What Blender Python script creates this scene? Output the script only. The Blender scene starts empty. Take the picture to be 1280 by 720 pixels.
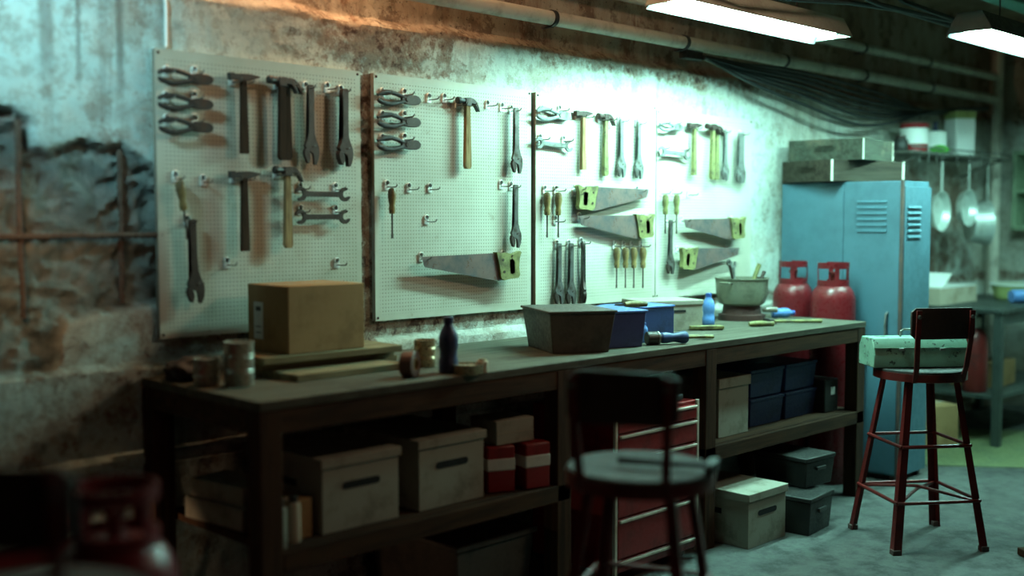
import bpy, bmesh, math, random
import numpy as np
from mathutils import Vector, Matrix, noise
random.seed(7)
SC = bpy.context.scene
COL = SC.collection
PI = math.pi
R = math.radians

# ------------------------------------------------------------------ camera (image taken as 1280 x 720)
FPX, VX, HY, HC = 1400.0, 2050.0, 272.0, 1.40
PITCH = math.atan((360 - HY) / FPX)
TH = math.atan((VX - 640) / math.hypot(FPX, 360 - HY))
FW = Vector((math.cos(TH) * math.cos(PITCH), math.sin(TH) * math.cos(PITCH), -math.sin(PITCH)))
RT = Vector((math.sin(TH), -math.cos(TH), 0))
UP = RT.cross(FW)
CAM = Vector((0, 0, HC))
def at(px, py, ax, v):
    """point of the photo's ray on the world plane axis=v"""
    r = FW * FPX + RT * (px - 640) + UP * (360 - py)
    return CAM + r * ((v - CAM[ax]) / r[ax])

WY = 3.45      # wall plane
BZ = 0.88      # bench top
BY = 2.715     # bench front
SZ = 0.434     # bench shelf

# ------------------------------------------------------------------ material helpers
class NT:
    def __init__(s, name):
        s.m = bpy.data.materials.new(name); s.m.use_nodes = True
        s.t = s.m.node_tree; s.t.nodes.clear()
        s.out = s.n('ShaderNodeOutputMaterial'); s.b = s.n('ShaderNodeBsdfPrincipled')
        s.l(s.b.outputs[0], s.out.inputs[0])
        s.co = s.n('ShaderNodeTexCoord').outputs['Object']
    def n(s, k): return s.t.nodes.new(k)
    def l(s, a, b): s.t.links.new(a, b)
    def set(s, node, key, v):
        if isinstance(v, (int, float)): node.inputs[key].default_value = v
        elif isinstance(v, tuple): node.inputs[key].default_value = v if len(v) == 4 or node.inputs[key].type == 'VECTOR' else (*v, 1)
        else: s.l(v, node.inputs[key])
    def noise(s, scale, detail=5, rough=.6, vec=None, dist=0, off=0):
        k = s.n('ShaderNodeTexNoise'); v = vec or s.co
        if off:
            v = s.vmath('ADD', v, (off, off * .7, off * 1.3))
        s.l(v, k.inputs['Vector'])
        s.set(k, 'Scale', scale); s.set(k, 'Detail', detail); s.set(k, 'Roughness', rough); s.set(k, 'Distortion', dist)
        return k.outputs['Fac']
    def voro(s, scale, vec=None, feat='F1'):
        k = s.n('ShaderNodeTexVoronoi'); k.feature = feat; s.l(vec or s.co, k.inputs['Vector']); s.set(k, 'Scale', scale)
        return k.outputs['Distance']
    def vmath(s, op, a, b):
        k = s.n('ShaderNodeVectorMath'); k.operation = op; s.set(k, 0, a); s.set(k, 1, b); return k.outputs[0]
    def math(s, op, a, b=0.0, clamp=False):
        k = s.n('ShaderNodeMath'); k.operation = op; k.use_clamp = clamp; s.set(k, 0, a); s.set(k, 1, b); return k.outputs[0]
    def step(s, f, a, b, lo=0.0, hi=1.0):
        k = s.n('ShaderNodeMapRange'); k.interpolation_type = 'SMOOTHSTEP'
        s.set(k, 0, f); s.set(k, 1, a); s.set(k, 2, b); s.set(k, 3, lo); s.set(k, 4, hi); return k.outputs[0]
    def mix(s, f, a, b):
        k = s.n('ShaderNodeMix'); k.data_type = 'RGBA'
        s.set(k, 0, f)
        for i, v in ((6, a), (7, b)):
            if isinstance(v, tuple): k.inputs[i].default_value = (*v[:3], 1)
            else: s.l(v, k.inputs[i])
        return k.outputs[2]
    def xyz(s):
        k = s.n('ShaderNodeSeparateXYZ'); s.l(s.co, k.inputs[0]); return k.outputs
    def scaled(s, x, y, z): return s.vmath('MULTIPLY', s.co, (x, y, z))
    def bump(s, h, strength=.3, dist=.01):
        k = s.n('ShaderNodeBump'); s.set(k, 'Strength', strength); s.set(k, 'Distance', dist); s.l(h, k.inputs['Height'])
        s.l(k.outputs[0], s.b.inputs['Normal'])
    def fin(s, color, rough=.6, metal=0.0, spec=.5):
        s.set(s.b, 'Base Color', color); s.set(s.b, 'Roughness', rough); s.set(s.b, 'Metallic', metal)
        s.set(s.b, 'Specular IOR Level', spec)
        return s.m

def grime(name, base, dirt, scale=6, rough=.55, metal=0.0, amt=.5, chip=None, chipamt=.62, bump=.15, spec=.4):
    t = NT(name)
    f = t.step(t.noise(scale, 8, .65), .62 - amt * .35, .78 - amt * .2)
    c = t.mix(f, base, dirt)
    h = t.noise(scale * 8, 6, .7)
    if chip:
        f2 = t.step(t.noise(scale * 2.2, 9, .7, off=3.3), chipamt, chipamt + .03)
        c = t.mix(f2, c, chip)
    t.bump(h, bump, .004)
    rr = t.step(h, .3, .7, max(.05, rough - .12), min(1, rough + .15))
    return t.fin(c, rr, metal, spec)

def wood(name, a, b, axis='x', scale=5, rough=.7, stain=None):
    t = NT(name)
    sc = {'x': (.6, 9, 9), 'y': (9, .6, 9), 'z': (9, 9, .6)}[axis]
    g = t.noise(scale, 7, .65, vec=t.scaled(*sc), dist=.6)
    c = t.mix(t.step(g, .35, .68), a, b)
    if stain: c = t.mix(t.step(t.noise(3, 8, .7), .5, .7), c, stain)
    t.bump(g, .35, .004)
    return t.fin(c, min(1, rough + .12), 0, .14)

M = {}
M['steel'] = grime('worn_steel', (.13, .125, .115), (.06, .045, .035), 22, .42, .55, .5, (.12, .06, .03), .66)
M['steel_dark'] = grime('rusted_low_light_steel', (.055, .038, .03), (.035, .022, .017), 18, .5, .35, .6, (.13, .07, .04), .64)  # true rust, darkened further for the low light on the first pegboard
M['steel_pale'] = grime('pale_scuffed_steel', (.22, .23, .215), (.11, .10, .085), 22, .4, .5, .4)
M['iron'] = grime('blackened_iron', (.04, .038, .036), (.06, .04, .03), 25, .45, .5, .5)
M['grip'] = grime('grey_plastic_grip', (.05, .052, .05), (.05, .045, .04), 20, .6, 0, .4)
M['grip_dark'] = grime('black_grip', (.035, .033, .03), (.05, .035, .03), 20, .6, 0, .4)
M['grip_pale'] = grime('pale_grip', (.24, .29, .28), (.12, .13, .12), 20, .6, 0, .4)
M['handle_dark'] = wood('dark_handle_wood', (.05, .024, .012), (.022, .012, .007), 'z', 7)
M['handle_tan'] = wood('tan_handle_wood', (.36, .25, .12), (.15, .09, .045), 'z', 7)
M['handle_yellow'] = grime('yellow_painted_handle', (.20, .195, .07), (.085, .075, .03), 16, .5, 0, .5, (.07, .05, .03), .6)
M['handle_amber'] = grime('worn_amber_handle', (.24, .165, .06), (.09, .055, .025), 16, .45, 0, .5, (.05, .035, .02), .6)
M['blade'] = grime('stained_saw_blade', (.24, .165, .145), (.12, .12, .12), 9, .4, .55, .6, (.16, .08, .05), .6)
M['hookwhite'] = grime('bright_zinc', (.75, .78, .74), (.45, .45, .4), 30, .35, .3, .3)
M['rod'] = grime('hook_wire', (.22, .2, .18), (.1, .08, .06), 30, .4, .6, .4)
M['bench'] = wood('dark_bench_timber', (.07, .034, .017), (.026, .014, .009), 'x', 4, .75, (.035, .022, .014))
M['benchleg'] = wood('dark_bench_leg_timber', (.065, .032, .017), (.026, .014, .009), 'z', 4, .75)
M['plank'] = wood('grey_brown_plank', (.22, .185, .105), (.13, .10, .055), 'x', 5, .75)
M['card'] = grime('cardboard', (.30, .185, .085), (.22, .135, .06), 7, .85, 0, .5, None, .6, .08, .2)
M['card_pale'] = grime('pale_cardboard', (.42, .36, .27), (.3, .24, .17), 7, .85, 0, .4, None, .6, .08, .2)
M['white_box'] = grime('scuffed_white_board', (.30, .285, .23), (.20, .18, .14), 9, .8, 0, .45, (.16, .12, .08), .67, .06, .2)
M['paper'] = grime('paper_label', (.55, .55, .5), (.42, .42, .38), 12, .8, 0, .3)
M['black_plastic'] = grime('black_plastic', (.018, .018, .016), (.028, .024, .02), 9, .5, 0, .5)
M['bin_brown'] = grime('dusty_dark_plastic', (.075, .06, .048), (.042, .035, .03), 9, .55, 0, .55)
M['slot_shade'] = grime('painted_slot_shade', (.008, .008, .008), (.012, .011, .01), 9, .9, 0, .2)  # near-black, paints the shade inside box hand holes
M['blue_box'] = grime('blue_plastic', (.05, .062, .19), (.035, .045, .13), 9, .5, 0, .4)
M['blue_dark'] = grime('deep_blue_plastic', (.016, .03, .105), (.01, .018, .06), 9, .5, 0, .4)
M['blue_bottle'] = grime('blue_bottle_plastic', (.10, .22, .50), (.06, .12, .32), 12, .3, 0, .3)
M['blue_cap'] = grime('dark_blue_cap', (.03, .08, .3), (.02, .05, .2), 12, .35, 0, .3)
M['navy'] = grime('navy_plastic', (.035, .045, .10), (.02, .025, .05), 12, .35, 0, .3)
M['red'] = grime('worn_red_paint', (.22, .009, .01), (.11, .008, .008), 7, .42, 0, .45, (.04, .02, .015), .7)
M['red_dark'] = grime('dark_red_enamel', (.12, .012, .010), (.06, .010, .009), 9, .4, .1, .5, (.16, .12, .09), .66)
M['cyl_red'] = grime('gas_bottle_red', (.14, .009, .012), (.085, .007, .009), 7, .33, 0, .45, (.07, .02, .02), .7)
M['seat'] = grime('worn_stool_seat', (.055, .056, .053), (.032, .032, .03), 8, .85, .1, .5, (.07, .05, .04), .66)
M['panel_brown'] = grime('dark_backrest_wood', (.035, .022, .017), (.02, .015, .013), 9, .55, 0, .5)
M['locker'] = grime('sky_blue_locker_paint', (.072, .16, .205), (.055, .125, .16), 2.5, .5, 0, .55, (.045, .05, .045), .70, .06)
M['locker_edge'] = grime('locker_worn_edge', (.07, .05, .045), (.12, .07, .05), 9, .6, 0, .5)
M['crate'] = wood('weathered_crate_boards', (.062, .068, .05), (.034, .034, .025), 'x', 4, .8, (.12, .10, .07))
M['crate_brown'] = wood('brown_crate_boards', (.048, .04, .028), (.024, .018, .013), 'x', 4, .8)
M['toolbox'] = grime('chipped_green_paint', (.19, .33, .25), (.13, .23, .17), 9, .5, 0, .35, (.035, .05, .04), .57)
M['pan'] = grime('scratched_aluminium', (.55, .6, .56), (.32, .34, .3), 8, .38, .45, .4)
M['potmetal'] = grime('tarnished_aluminium_pot', (.22, .22, .16), (.09, .085, .06), 7, .45, .35, .55)
M['white'] = grime('white_enamel', (.78, .8, .76), (.6, .6, .55), 8, .45, 0, .2)
M['olive'] = grime('olive_plastic', (.33, .38, .14), (.22, .26, .1), 8, .5, 0, .3)
M['green'] = grime('bright_green_plastic', (.10, .38, .06), (.07, .25, .04), 8, .5, 0, .3)
M['tableiron'] = grime('green_grey_table_paint', (.04, .052, .045), (.024, .03, .026), 7, .5, .1, .5)
M['pipe'] = grime('painted_pipe', (.58, .55, .46), (.36, .32, .26), 8, .45, 0, .45, (.2, .1, .05), .72)
M['clamp'] = grime('black_clamp', (.02, .02, .02), (.035, .03, .025), 9, .5, .2, .4)
M['cable'] = grime('black_cable', (.012, .015, .015), (.02, .022, .02), 20, .45, 0, .4)
M['beam'] = grime('green_steel_beam', (.13, .36, .30), (.08, .22, .18), 6, .55, 0, .4, (.10, .06, .04), .7)
M['housing'] = grime('fixture_housing', (.34, .32, .27), (.24, .22, .18), 6, .5, 0, .4)
M['housing_dark'] = grime('dark_fixture_housing', (.05, .06, .055), (.03, .035, .03), 6, .6, 0, .4)  # darker housing colour for the second fixture
M['shelfpaint'] = grime('olive_shelf_paint', (.22, .30, .19), (.13, .17, .11), 7, .6, 0, .5)
M['torch_blue'] = grime('torch_blue_rubber', (.035, .08, .2), (.02, .045, .12), 9, .45, 0, .4)
M['stand_red'] = grime('dark_red_stand', (.05, .018, .014), (.03, .015, .012), 9, .6, 0, .5)
M['blue_lid'] = grime('pale_blue_lid', (.09, .18, .48), (.06, .12, .32), 9, .5, 0, .4)
M['reflector'] = grime('white_reflector', (.12, .13, .125), (.09, .10, .095), 6, .45, 0, .2)
M['rebar'] = grime('rusty_rebar', (.11, .08, .06), (.055, .038, .028), 30, .7, .2, .5)
M['rack'] = grime('wire_rack_steel', (.16, .17, .15), (.08, .07, .06), 15, .45, .4, .5)
M['brass'] = grime('warm_tin', (.45, .33, .2), (.25, .18, .1), 12, .3, .7, .4)
M['tin'] = grime('ribbed_tin', (.42, .40, .34), (.25, .22, .18), 12, .32, .6, .4)
M['paintgreen'] = grime('green_floor_paint', (.115, .135, .06), (.08, .10, .05), 5, .6, 0, .5, (.2, .2, .17), .7)
M['brown_lump'] = grime('brown_tape', (.12, .065, .05), (.07, .04, .03), 10, .5, 0, .4)
M['hammer_black'] = grime('near_black', (.012, .009, .007), (.02, .014, .01), 14, .6, 0, .4, None, .6, .1, .2)  # near-black overall, so the hammer stands out on the seat

def pegboard_mat():
    t = NT('perforated_hardboard')
    o = t.xyz()
    P_ = .0142
    def frac(v):
        return t.math('SUBTRACT', t.math('FRACT', t.math('DIVIDE', v, P_)), .5)
    fx, fz = frac(o[0]), frac(o[2])
    d = t.math('SQRT', t.math('ADD', t.math('MULTIPLY', fx, fx), t.math('MULTIPLY', fz, fz)))
    hole = t.step(d, .13, .22, 1, 0)
    # holes stop short of the edges
    at_ = t.n('ShaderNodeAttribute'); at_.attribute_name = 'inner'
    hole = t.math('MULTIPLY', hole, t.step(at_.outputs['Fac'], .45, .55))
    base = t.mix(t.step(t.noise(2.2, 8, .6), .35, .7), (.54, .54, .45), (.43, .42, .33))
    base = t.mix(t.step(t.noise(9, 8, .75), .62, .75), base, (.33, .27, .19))
    c = t.mix(hole, base, (.25, .235, .18))
    hh = t.math('SUBTRACT', 1.0, hole)
    t.bump(hh, .6, .004)
    return t.fin(c, .5, 0, .35)
M['peg'] = pegboard_mat()
M['pegedge'] = grime('board_edge', (.2, .19, .15), (.12, .1, .08), 9, .7, 0, .4)

def wall_mat():
    t = NT('peeling_plaster')
    o = t.xyz(); X, Z = o[0], o[2]
    n_big = t.noise(1.1, 6, .6); n_mid = t.noise(4.5, 9, .7, off=2); n_fine = t.noise(24, 8, .75, off=5); n_spk = t.noise(48, 5, .7, off=9)
    paint = t.mix(t.step(n_big, .35, .65), (.55, .60, .55), (.46, .45, .37))
    # cooler, bluish old paint at the far left
    cool = t.math('MULTIPLY', t.step(X, 1.75, 2.05, 1, 0), t.step(n_mid, .3, .6, .6, 1))
    paint = t.mix(cool, paint, (.50, .68, .66))
    paint = t.mix(t.step(n_mid, .5, .62, 0, .5), paint, (.36, .31, .24))
    # zones with more decay
    def band(v, a, b, c, d): return t.math('MULTIPLY', t.step(v, a, b), t.step(v, c, d, 1, 0))
    decay = t.math('MULTIPLY', band(X, 2.05, 2.55, 2.75, 3.5), band(Z, 1.9, 2.0, 2.3, 2.4))
    decay = t.math('MAXIMUM', decay, band(X, 2.57, 2.61, 2.67, 2.70))
    low = t.math('MULTIPLY', band(Z, .925, .945, .985, 1.02), t.step(X, 1.5, 2.0, .3, 1))
    decay = t.math('MAXIMUM', decay, low)
    decay = t.math('MAXIMUM', decay, t.math('MULTIPLY', band(Z, 2.03, 2.12, 2.2, 2.3), t.step(X, 3.3, 3.7)))
    decay = t.math('MAXIMUM', decay, t.math('MULTIPLY', t.step(Z, .93, .90), .45))
    decay = t.math('MAXIMUM', decay, t.math('MULTIPLY', t.math('MULTIPLY', t.math('MULTIPLY', t.step(X, 5.2, 7.5), t.step(X, 8.2, 8.5, 1, .25)), t.step(Z, 1.72, 1.85, 1, .3)), .6))  # decay thinned above the rack and at far right to stand in for light
    thr = t.math('SUBTRACT', t.math('ADD', t.math('MULTIPLY', n_mid, .45), t.math('MULTIPLY', n_fine, .55)), t.math('MULTIPLY', t.math('SUBTRACT', 1.0, decay), .17))
    c = t.mix(t.step(thr, .42, .52, 0, .85), paint, (.21, .13, .09))
    c = t.mix(t.step(thr, .515, .56), c, (.07, .036, .026))
    # speckle
    spk = t.math('MULTIPLY', t.step(n_spk, .66, .70), t.step(n_mid, .42, .55))
    c = t.mix(spk, c, (.13, .09, .06))
    stv = t.noise(2.0, 7, .65, vec=t.scaled(3.0, 1, .12), off=12)
    c = t.mix(t.step(stv, .55, .72, 0, .6), c, (.15, .125, .10))
    m2 = t.noise(6.5, 10, .75, off=14)
    c = t.mix(t.step(m2, .53, .60, 0, .6), c, (.27, .23, .18))
    pit = t.noise(24, 10, .78, off=16)
    c = t.mix(t.math('MULTIPLY', t.step(pit, .48, .58, 0, .45), t.step(n_big, .3, .6, .5, 1)), c, (.23, .20, .155))
    for xc, hw_ in ((1.665, .012), (1.43, .02), (1.53, .008)):
        lx_ = t.math('ADD', X, t.math('MULTIPLY', t.math('SUBTRACT', n_fine, .5), .03))
        c = t.mix(t.math('MULTIPLY', t.math('MULTIPLY', band(lx_, xc - hw_ * 1.6, xc - hw_ * .5, xc + hw_ * .5, xc + hw_ * 1.6), t.step(Z, 1.72, 1.95)), .6), c, (.13, .12, .10))
    c = t.mix(t.math('MULTIPLY', t.math('MULTIPLY', band(X, 6.4, 7.2, 8.0, 8.3), t.step(Z, 1.6, 1.78, 1, 0)), t.step(t.noise(3.5, 8, .7, off=31), .42, .56, 0, .85)), c, (.15, .085, .055))
    # rust runs
    run = t.noise(3.2, 6, .6, vec=t.scaled(2.2, 1, .22), off=1)
    c = t.mix(t.math('MULTIPLY', t.step(run, .58, .70), t.step(Z, 1.7, 2.2, 0, .6)), c, (.20, .12, .08))
    # upper concrete beam
    st = t.noise(2.4, 9, .72, vec=t.scaled(1.8, 1, .5), off=4)
    conc = t.mix(t.step(st, .38, .62), (.40, .345, .265), (.25, .18, .125))
    conc = t.mix(t.step(t.noise(9, 9, .75, vec=t.scaled(1, 1, .4), off=7), .56, .66), conc, (.17, .09, .055))
    conc = t.mix(t.step(t.noise(6, 10, .78, off=21), .52, .58, 0, .8), conc, (.13, .085, .055))
    conc = t.mix(t.step(n_spk, .60, .66), conc, (.06, .045, .03))
    zb = t.math('ADD', Z, t.math('MULTIPLY', t.math('SUBTRACT', n_fine, .5), .06))
    isb = t.math('MULTIPLY', t.step(zb, 2.115, 2.13), 1.0)
    isb = t.math('MULTIPLY', isb, t.step(X, 1.7, 2.4, .35, 1))
    c = t.mix(isb, c, conc)
    # bare rock in the hole
    a = t.n('ShaderNodeAttribute'); a.attribute_name = 'recess'
    r1 = t.noise(7, 10, .72, dist=1.1, off=6)
    rock = t.mix(t.step(r1, .4, .62), (.12, .165, .16), (.23, .28, .265))
    rock = t.mix(t.math('MULTIPLY', t.step(t.noise(3, 8, .7, off=8), .5, .6), t.step(Z, 1.6, 1.75, .25, 1)), rock, (.14, .08, .06))
    c = t.mix(a.outputs['Fac'], c, rock)
    h = t.math('ADD', t.math('MULTIPLY', n_fine, .6), t.math('MULTIPLY', n_mid, .9))
    h = t.math('SUBTRACT', h, t.math('MULTIPLY', t.step(thr, .44, .5), .35))
    h = t.math('ADD', h, t.math('MULTIPLY', t.math('MULTIPLY', r1, a.outputs['Fac']), 2.2))
    t.bump(h, .75, .016)
    return t.fin(c, .82, 0, .25)
M['wall'] = wall_mat()

def floor_mat():
    t = NT('stained_concrete_floor')
    a = t.noise(1.3, 8, .65); b = t.noise(9, 10, .75, off=3); d = t.noise(40, 6, .7)
    c = t.mix(t.step(a, .35, .65), (.088, .094, .086), (.055, .058, .053))
    c = t.mix(t.step(b, .46, .64), c, (.032, .034, .031))
    c = t.mix(t.step(d, .6, .68), c, (.14, .142, .13))
    t.bump(b, .35, .008)
    return t.fin(c, t.step(b, .3, .7, .45, .85), 0, .4)
M['floor'] = floor_mat()

def emit(name, col, s):
    m = bpy.data.materials.new(name); m.use_nodes = True
    b = m.node_tree.nodes['Principled BSDF']
    b.inputs['Base Color'].default_value = (.9, .9, .9, 1)
    b.inputs['Emission Color'].default_value = (*col, 1); b.inputs['Emission Strength'].default_value = s
    return m
M['tube'] = emit('lit_fluorescent_tube', (.45, 1.0, .88), 590)
M['tube_far'] = emit('added_fluorescent_tube', (.45, 1.0, .88), 150)
M['tube_dim'] = emit('ageing_fluorescent_tube', (.45, 1.0, .88), 300)

# ------------------------------------------------------------------ mesh helpers
def nb(): return bmesh.new()
def box(bm, x0, x1, y0, y1, z0, z1, Mx=None):
    vs = [bm.verts.new((x, y, z)) for x in (x0, x1) for y in (y0, y1) for z in (z0, z1)]
    for f in ((0, 1, 3, 2), (4, 6, 7, 5), (0, 4, 5, 1), (2, 3, 7, 6), (0, 2, 6, 4), (1, 5, 7, 3)):
        bm.faces.new([vs[i] for i in f])
    if Mx is not None: bmesh.ops.transform(bm, matrix=Mx, verts=vs)
    return vs
def frustum(bm, b, t, z0, z1, Mx=None):
    """b, t = (x0,x1,y0,y1) bottom and top rectangles"""
    vs = []
    for (r, z) in ((b, z0), (t, z1)):
        vs += [bm.verts.new(p) for p in ((r[0], r[2], z), (r[1], r[2], z), (r[1], r[3], z), (r[0], r[3], z))]
    for f in ((3, 2, 1, 0), (4, 5, 6, 7), (0, 1, 5, 4), (1, 2, 6, 5), (2, 3, 7, 6), (3, 0, 4, 7)):
        bm.faces.new([vs[i] for i in f])
    if Mx is not None: bmesh.ops.transform(bm, matrix=Mx, verts=vs)
    return vs
def frame_of(d):
    d = d.normalized(); a = Vector((0, 0, 1)) if abs(d.z) < .9 else Vector((1, 0, 0))
    u = a.cross(d).normalized(); return u, d.cross(u)
def tube(bm, pts, r, n=10, flat=1.0):
    pts = [Vector(p) for p in pts]; rs = r if isinstance(r, (list, tuple)) else [r] * len(pts)
    rings = []; pu = None
    for i, p in enumerate(pts):
        d = (pts[min(i + 1, len(pts) - 1)] - pts[max(i - 1, 0)])
        if pu is None: u, v = frame_of(d)
        else:
            dn = d.normalized(); u = (pu - dn * pu.dot(dn)).normalized(); v = dn.cross(u)
        pu = u
        rings.append([bm.verts.new(p + (u * math.cos(2 * PI * k / n) + v * math.sin(2 * PI * k / n) * flat) * rs[i]) for k in range(n)])
    for a, b in zip(rings, rings[1:]):
        for k in range(n): bm.faces.new((a[k], a[(k + 1) % n], b[(k + 1) % n], b[k]))
    bm.faces.new(rings[0][::-1]); bm.faces.new(rings[-1])
    return [v for q in rings for v in q]
def lathe(bm, prof, n=28, Mx=None, c=(0, 0)):
    rings = []
    for r, z in prof:
        rings.append([bm.verts.new((c[0] + max(r, 1e-4) * math.cos(2 * PI * k / n), c[1] + max(r, 1e-4) * math.sin(2 * PI * k / n), z)) for k in range(n)])
    for a, b in zip(rings, rings[1:]):
        for k in range(n): bm.faces.new((a[k], a[(k + 1) % n], b[(k + 1) % n], b[k]))
    bm.faces.new(rings[0][::-1]); bm.faces.new(rings[-1])
    vs = [v for q in rings for v in q]
    if Mx is not None: bmesh.ops.transform(bm, matrix=Mx, verts=vs)
    return vs
def prism(bm, pts, y0, y1, Mx=None):
    """outline in x,z pushed through y"""
    a = [bm.verts.new((x, y0, z)) for x, z in pts]; b = [bm.verts.new((x, y1, z)) for x, z in pts]
    n = len(pts)
    f1 = bm.faces.new(a); f2 = bm.faces.new(b[::-1])
    for k in range(n): bm.faces.new((a[k], b[k], b[(k + 1) % n], a[(k + 1) % n]))
    bmesh.ops.triangulate(bm, faces=[f1, f2])
    if Mx is not None: bmesh.ops.transform(bm, matrix=Mx, verts=a + b)
    return a + b
def obj(name, bm, mat, parent=None, bev=0, smooth=True, sub=0):
    bmesh.ops.recalc_face_normals(bm, faces=bm.faces[:])
    me = bpy.data.meshes.new(name); bm.to_mesh(me); bm.free()
    me.materials.append(M[mat] if isinstance(mat, str) else mat)
    if smooth:
        me.polygons.foreach_set('use_smooth', [True] * len(me.polygons)); me.set_sharp_from_angle(angle=R(38))
    o = bpy.data.objects.new(name, me); COL.objects.link(o)
    if parent: o.parent = parent
    if bev:
        m = o.modifiers.new('bevel', 'BEVEL'); m.width = bev; m.segments = 2; m.limit_method = 'ANGLE'; m.angle_limit = R(40); m.harden_normals = False
    if sub:
        m = o.modifiers.new('sub', 'SUBSURF'); m.levels = sub; m.render_levels = sub
    return o
def tag(o, label, cat, group=None):
    o['label'] = label; o['category'] = cat
    if group: o['group'] = group
    return o
def thing(name, label, cat, loc=(0, 0, 0), rz=0, group=None):
    o = bpy.data.objects.new(name, None); COL.objects.link(o); o.empty_display_size = .05
    o.location = loc; o.rotation_euler = (0, 0, rz)
    return tag(o, label, cat, group)
def struct(name, bm, mat, parent=None, **k):
    o = obj(name, bm, mat, parent, **k)
    if not parent: o['kind'] = 'structure'
    return o
def dup(root, label, group=None, loc=None, rot=None, scale=None):
    r = root.copy(); COL.objects.link(r)
    r['label'] = label
    if group: r['group'] = group
    if loc is not None: r.location = loc
    if rot is not None: r.rotation_euler = rot
    if scale is not None: r.scale = (scale,) * 3 if isinstance(scale, (int, float)) else scale
    for ch in list(root.children):
        c = ch.copy(); COL.objects.link(c); c.parent = r
        for g in list(ch.children):
            d = g.copy(); COL.objects.link(d); d.parent = c
    return r
USED = set()
def use(proto, label, group, loc, rot=(0, 0, 0), scale=1):
    """first use moves the prototype itself, later uses copy it"""
    if proto.name not in USED:
        USED.add(proto.name)
        proto['label'] = label; proto['group'] = group
        proto.location = loc; proto.rotation_euler = rot; proto.scale = (scale,) * 3 if isinstance(scale, (int, float)) else scale
        return proto
    return dup(proto, label, group, loc, rot, scale)

# ------------------------------------------------------------------ room shell
def build_wall():
    # outline of the hole in the plaster, in wall coordinates (x, z)
    pix = [(-40, 120), (8, 138), (36, 152), (40, 182), (62, 188), (85, 180), (112, 176), (150, 184), (170, 196), (190, 206), (215, 230), (215, 375),
           (188, 380), (160, 384), (140, 392), (110, 396), (84, 398), (72, 420), (76, 450), (60, 466), (20, 470), (-40, 470)]
    poly = [(p.x, p.z) for p in (at(a, b, 1, WY) for a, b in pix)]
    def sd(x, z):
        ins = False; dm = 9
        n = len(poly)
        for i in range(n):
            x1, z1 = poly[i]; x2, z2 = poly[(i + 1) % n]
            if (z1 > z) != (z2 > z) and x < (x2 - x1) * (z - z1) / (z2 - z1) + x1: ins = not ins
            dx, dz = x2 - x1, z2 - z1
            tt = max(0, min(1, ((x - x1) * dx + (z - z1) * dz) / (dx * dx + dz * dz + 1e-9)))
            dm = min(dm, math.hypot(x - x1 - tt * dx, z - z1 - tt * dz))
        return dm if ins else -dm
    xs = []
    x = .6
    while x < 8.56:
        xs.append(x); x += .011 if x < 2.0 else (.018 if x < 4.4 else .035)
    xs.append(8.56)
    zs = []
    z = 0
    while z < 2.86:
        zs.append(z)
        z += .012 if .85 < z < 2.2 else .02
    zs.append(2.86)
    bm = nb(); lay = bm.verts.layers.float.new('recess')
    grid = []
    for x in xs:
        col = []
        for z in zs:
            v3 = Vector((x, 0, z))
            n1 = noise.fractal(v3 * 2.3, 1, 2, 4); n2 = noise.fractal(v3 * 14 + Vector((5, 0, 0)), .8, 2.1, 4)
            y = WY + n1 * .006 + n2 * .0022
            rec = 0
            if x < 2.1:
                d = sd(x, z) + noise.fractal(v3 * 11, 1, 2, 4) * .016
                rec = max(0, min(1, d / .018 + .5))
                if rec > 0:
                    rr = noise.ridged_multi_fractal(Vector((x * 7 + z * 3, 2, z * 12 - x * 4)), .9, 2.1, 6, 1.0, 2.0)
                    y = y * (1 - rec) + rec * (WY + .052 - rr * .020 + noise.fractal(v3 * 26, .7, 2.2, 4) * .006)
            # upper beam set back; broken sloped ledge shaped to catch the warm light
            e = 2.14 + noise.fractal(v3 * 4, 1, 2, 4) * .012 + noise.fractal(Vector((x * 30, 0, 0)), 1, 2, 3) * .004
            if z > e: y += .042 * min(1, (z - e) / .034)
            # proud base course behind the bench, a ledge lower down, a skirting
            e2 = .925 + n2 * .008
            if z < e2: y -= .022 * min(1, (e2 - z) / .01) * (1 - rec)
            if .60 < z < .625 + n2 * .006: y -= .024
            if z < .05 + n2 * .004: y -= .03
            v = bm.verts.new((x, y, z)); v[lay] = rec
            col.append(v)
        grid.append(col)
    for a, b in zip(grid, grid[1:]):
        for k in range(len(zs) - 1):
            bm.faces.new((a[k], b[k], b[k + 1], a[k + 1]))
    o = struct('wall_back', bm, 'wall')
    return o
wall = build_wall()
bm = nb(); box(bm, 8.55, 8.7, -1.2, 3.8, 0, 2.86); struct('wall_right', bm, 'wall')
bm = nb(); box(bm, -1.5, 8.7, -2.0, 3.8, -.1, 0); struct('floor', bm, 'floor')
bm = nb(); box(bm, .6, 8.7, 1.2, 3.8, 2.85, 2.95)
t = NT('brown_ceiling_concrete')
cf = t.noise(2.5, 8, .7)
t.bump(cf, .4, .01)
CEIL = t.fin(t.mix(t.step(cf, .4, .62), (.42, .32, .22), (.24, .17, .12)), .85, 0, .2)
struct('ceiling', bm, CEIL)
# painted green strip on the floor beyond the locker
bm = nb(); box(bm, 0, 1.15, -2.2, 0, 0, .004)
o = struct('trim_1', bm, 'paintgreen'); o.location = (6.02, 2.86, 0); o.rotation_euler = (0, 0, R(38))

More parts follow.
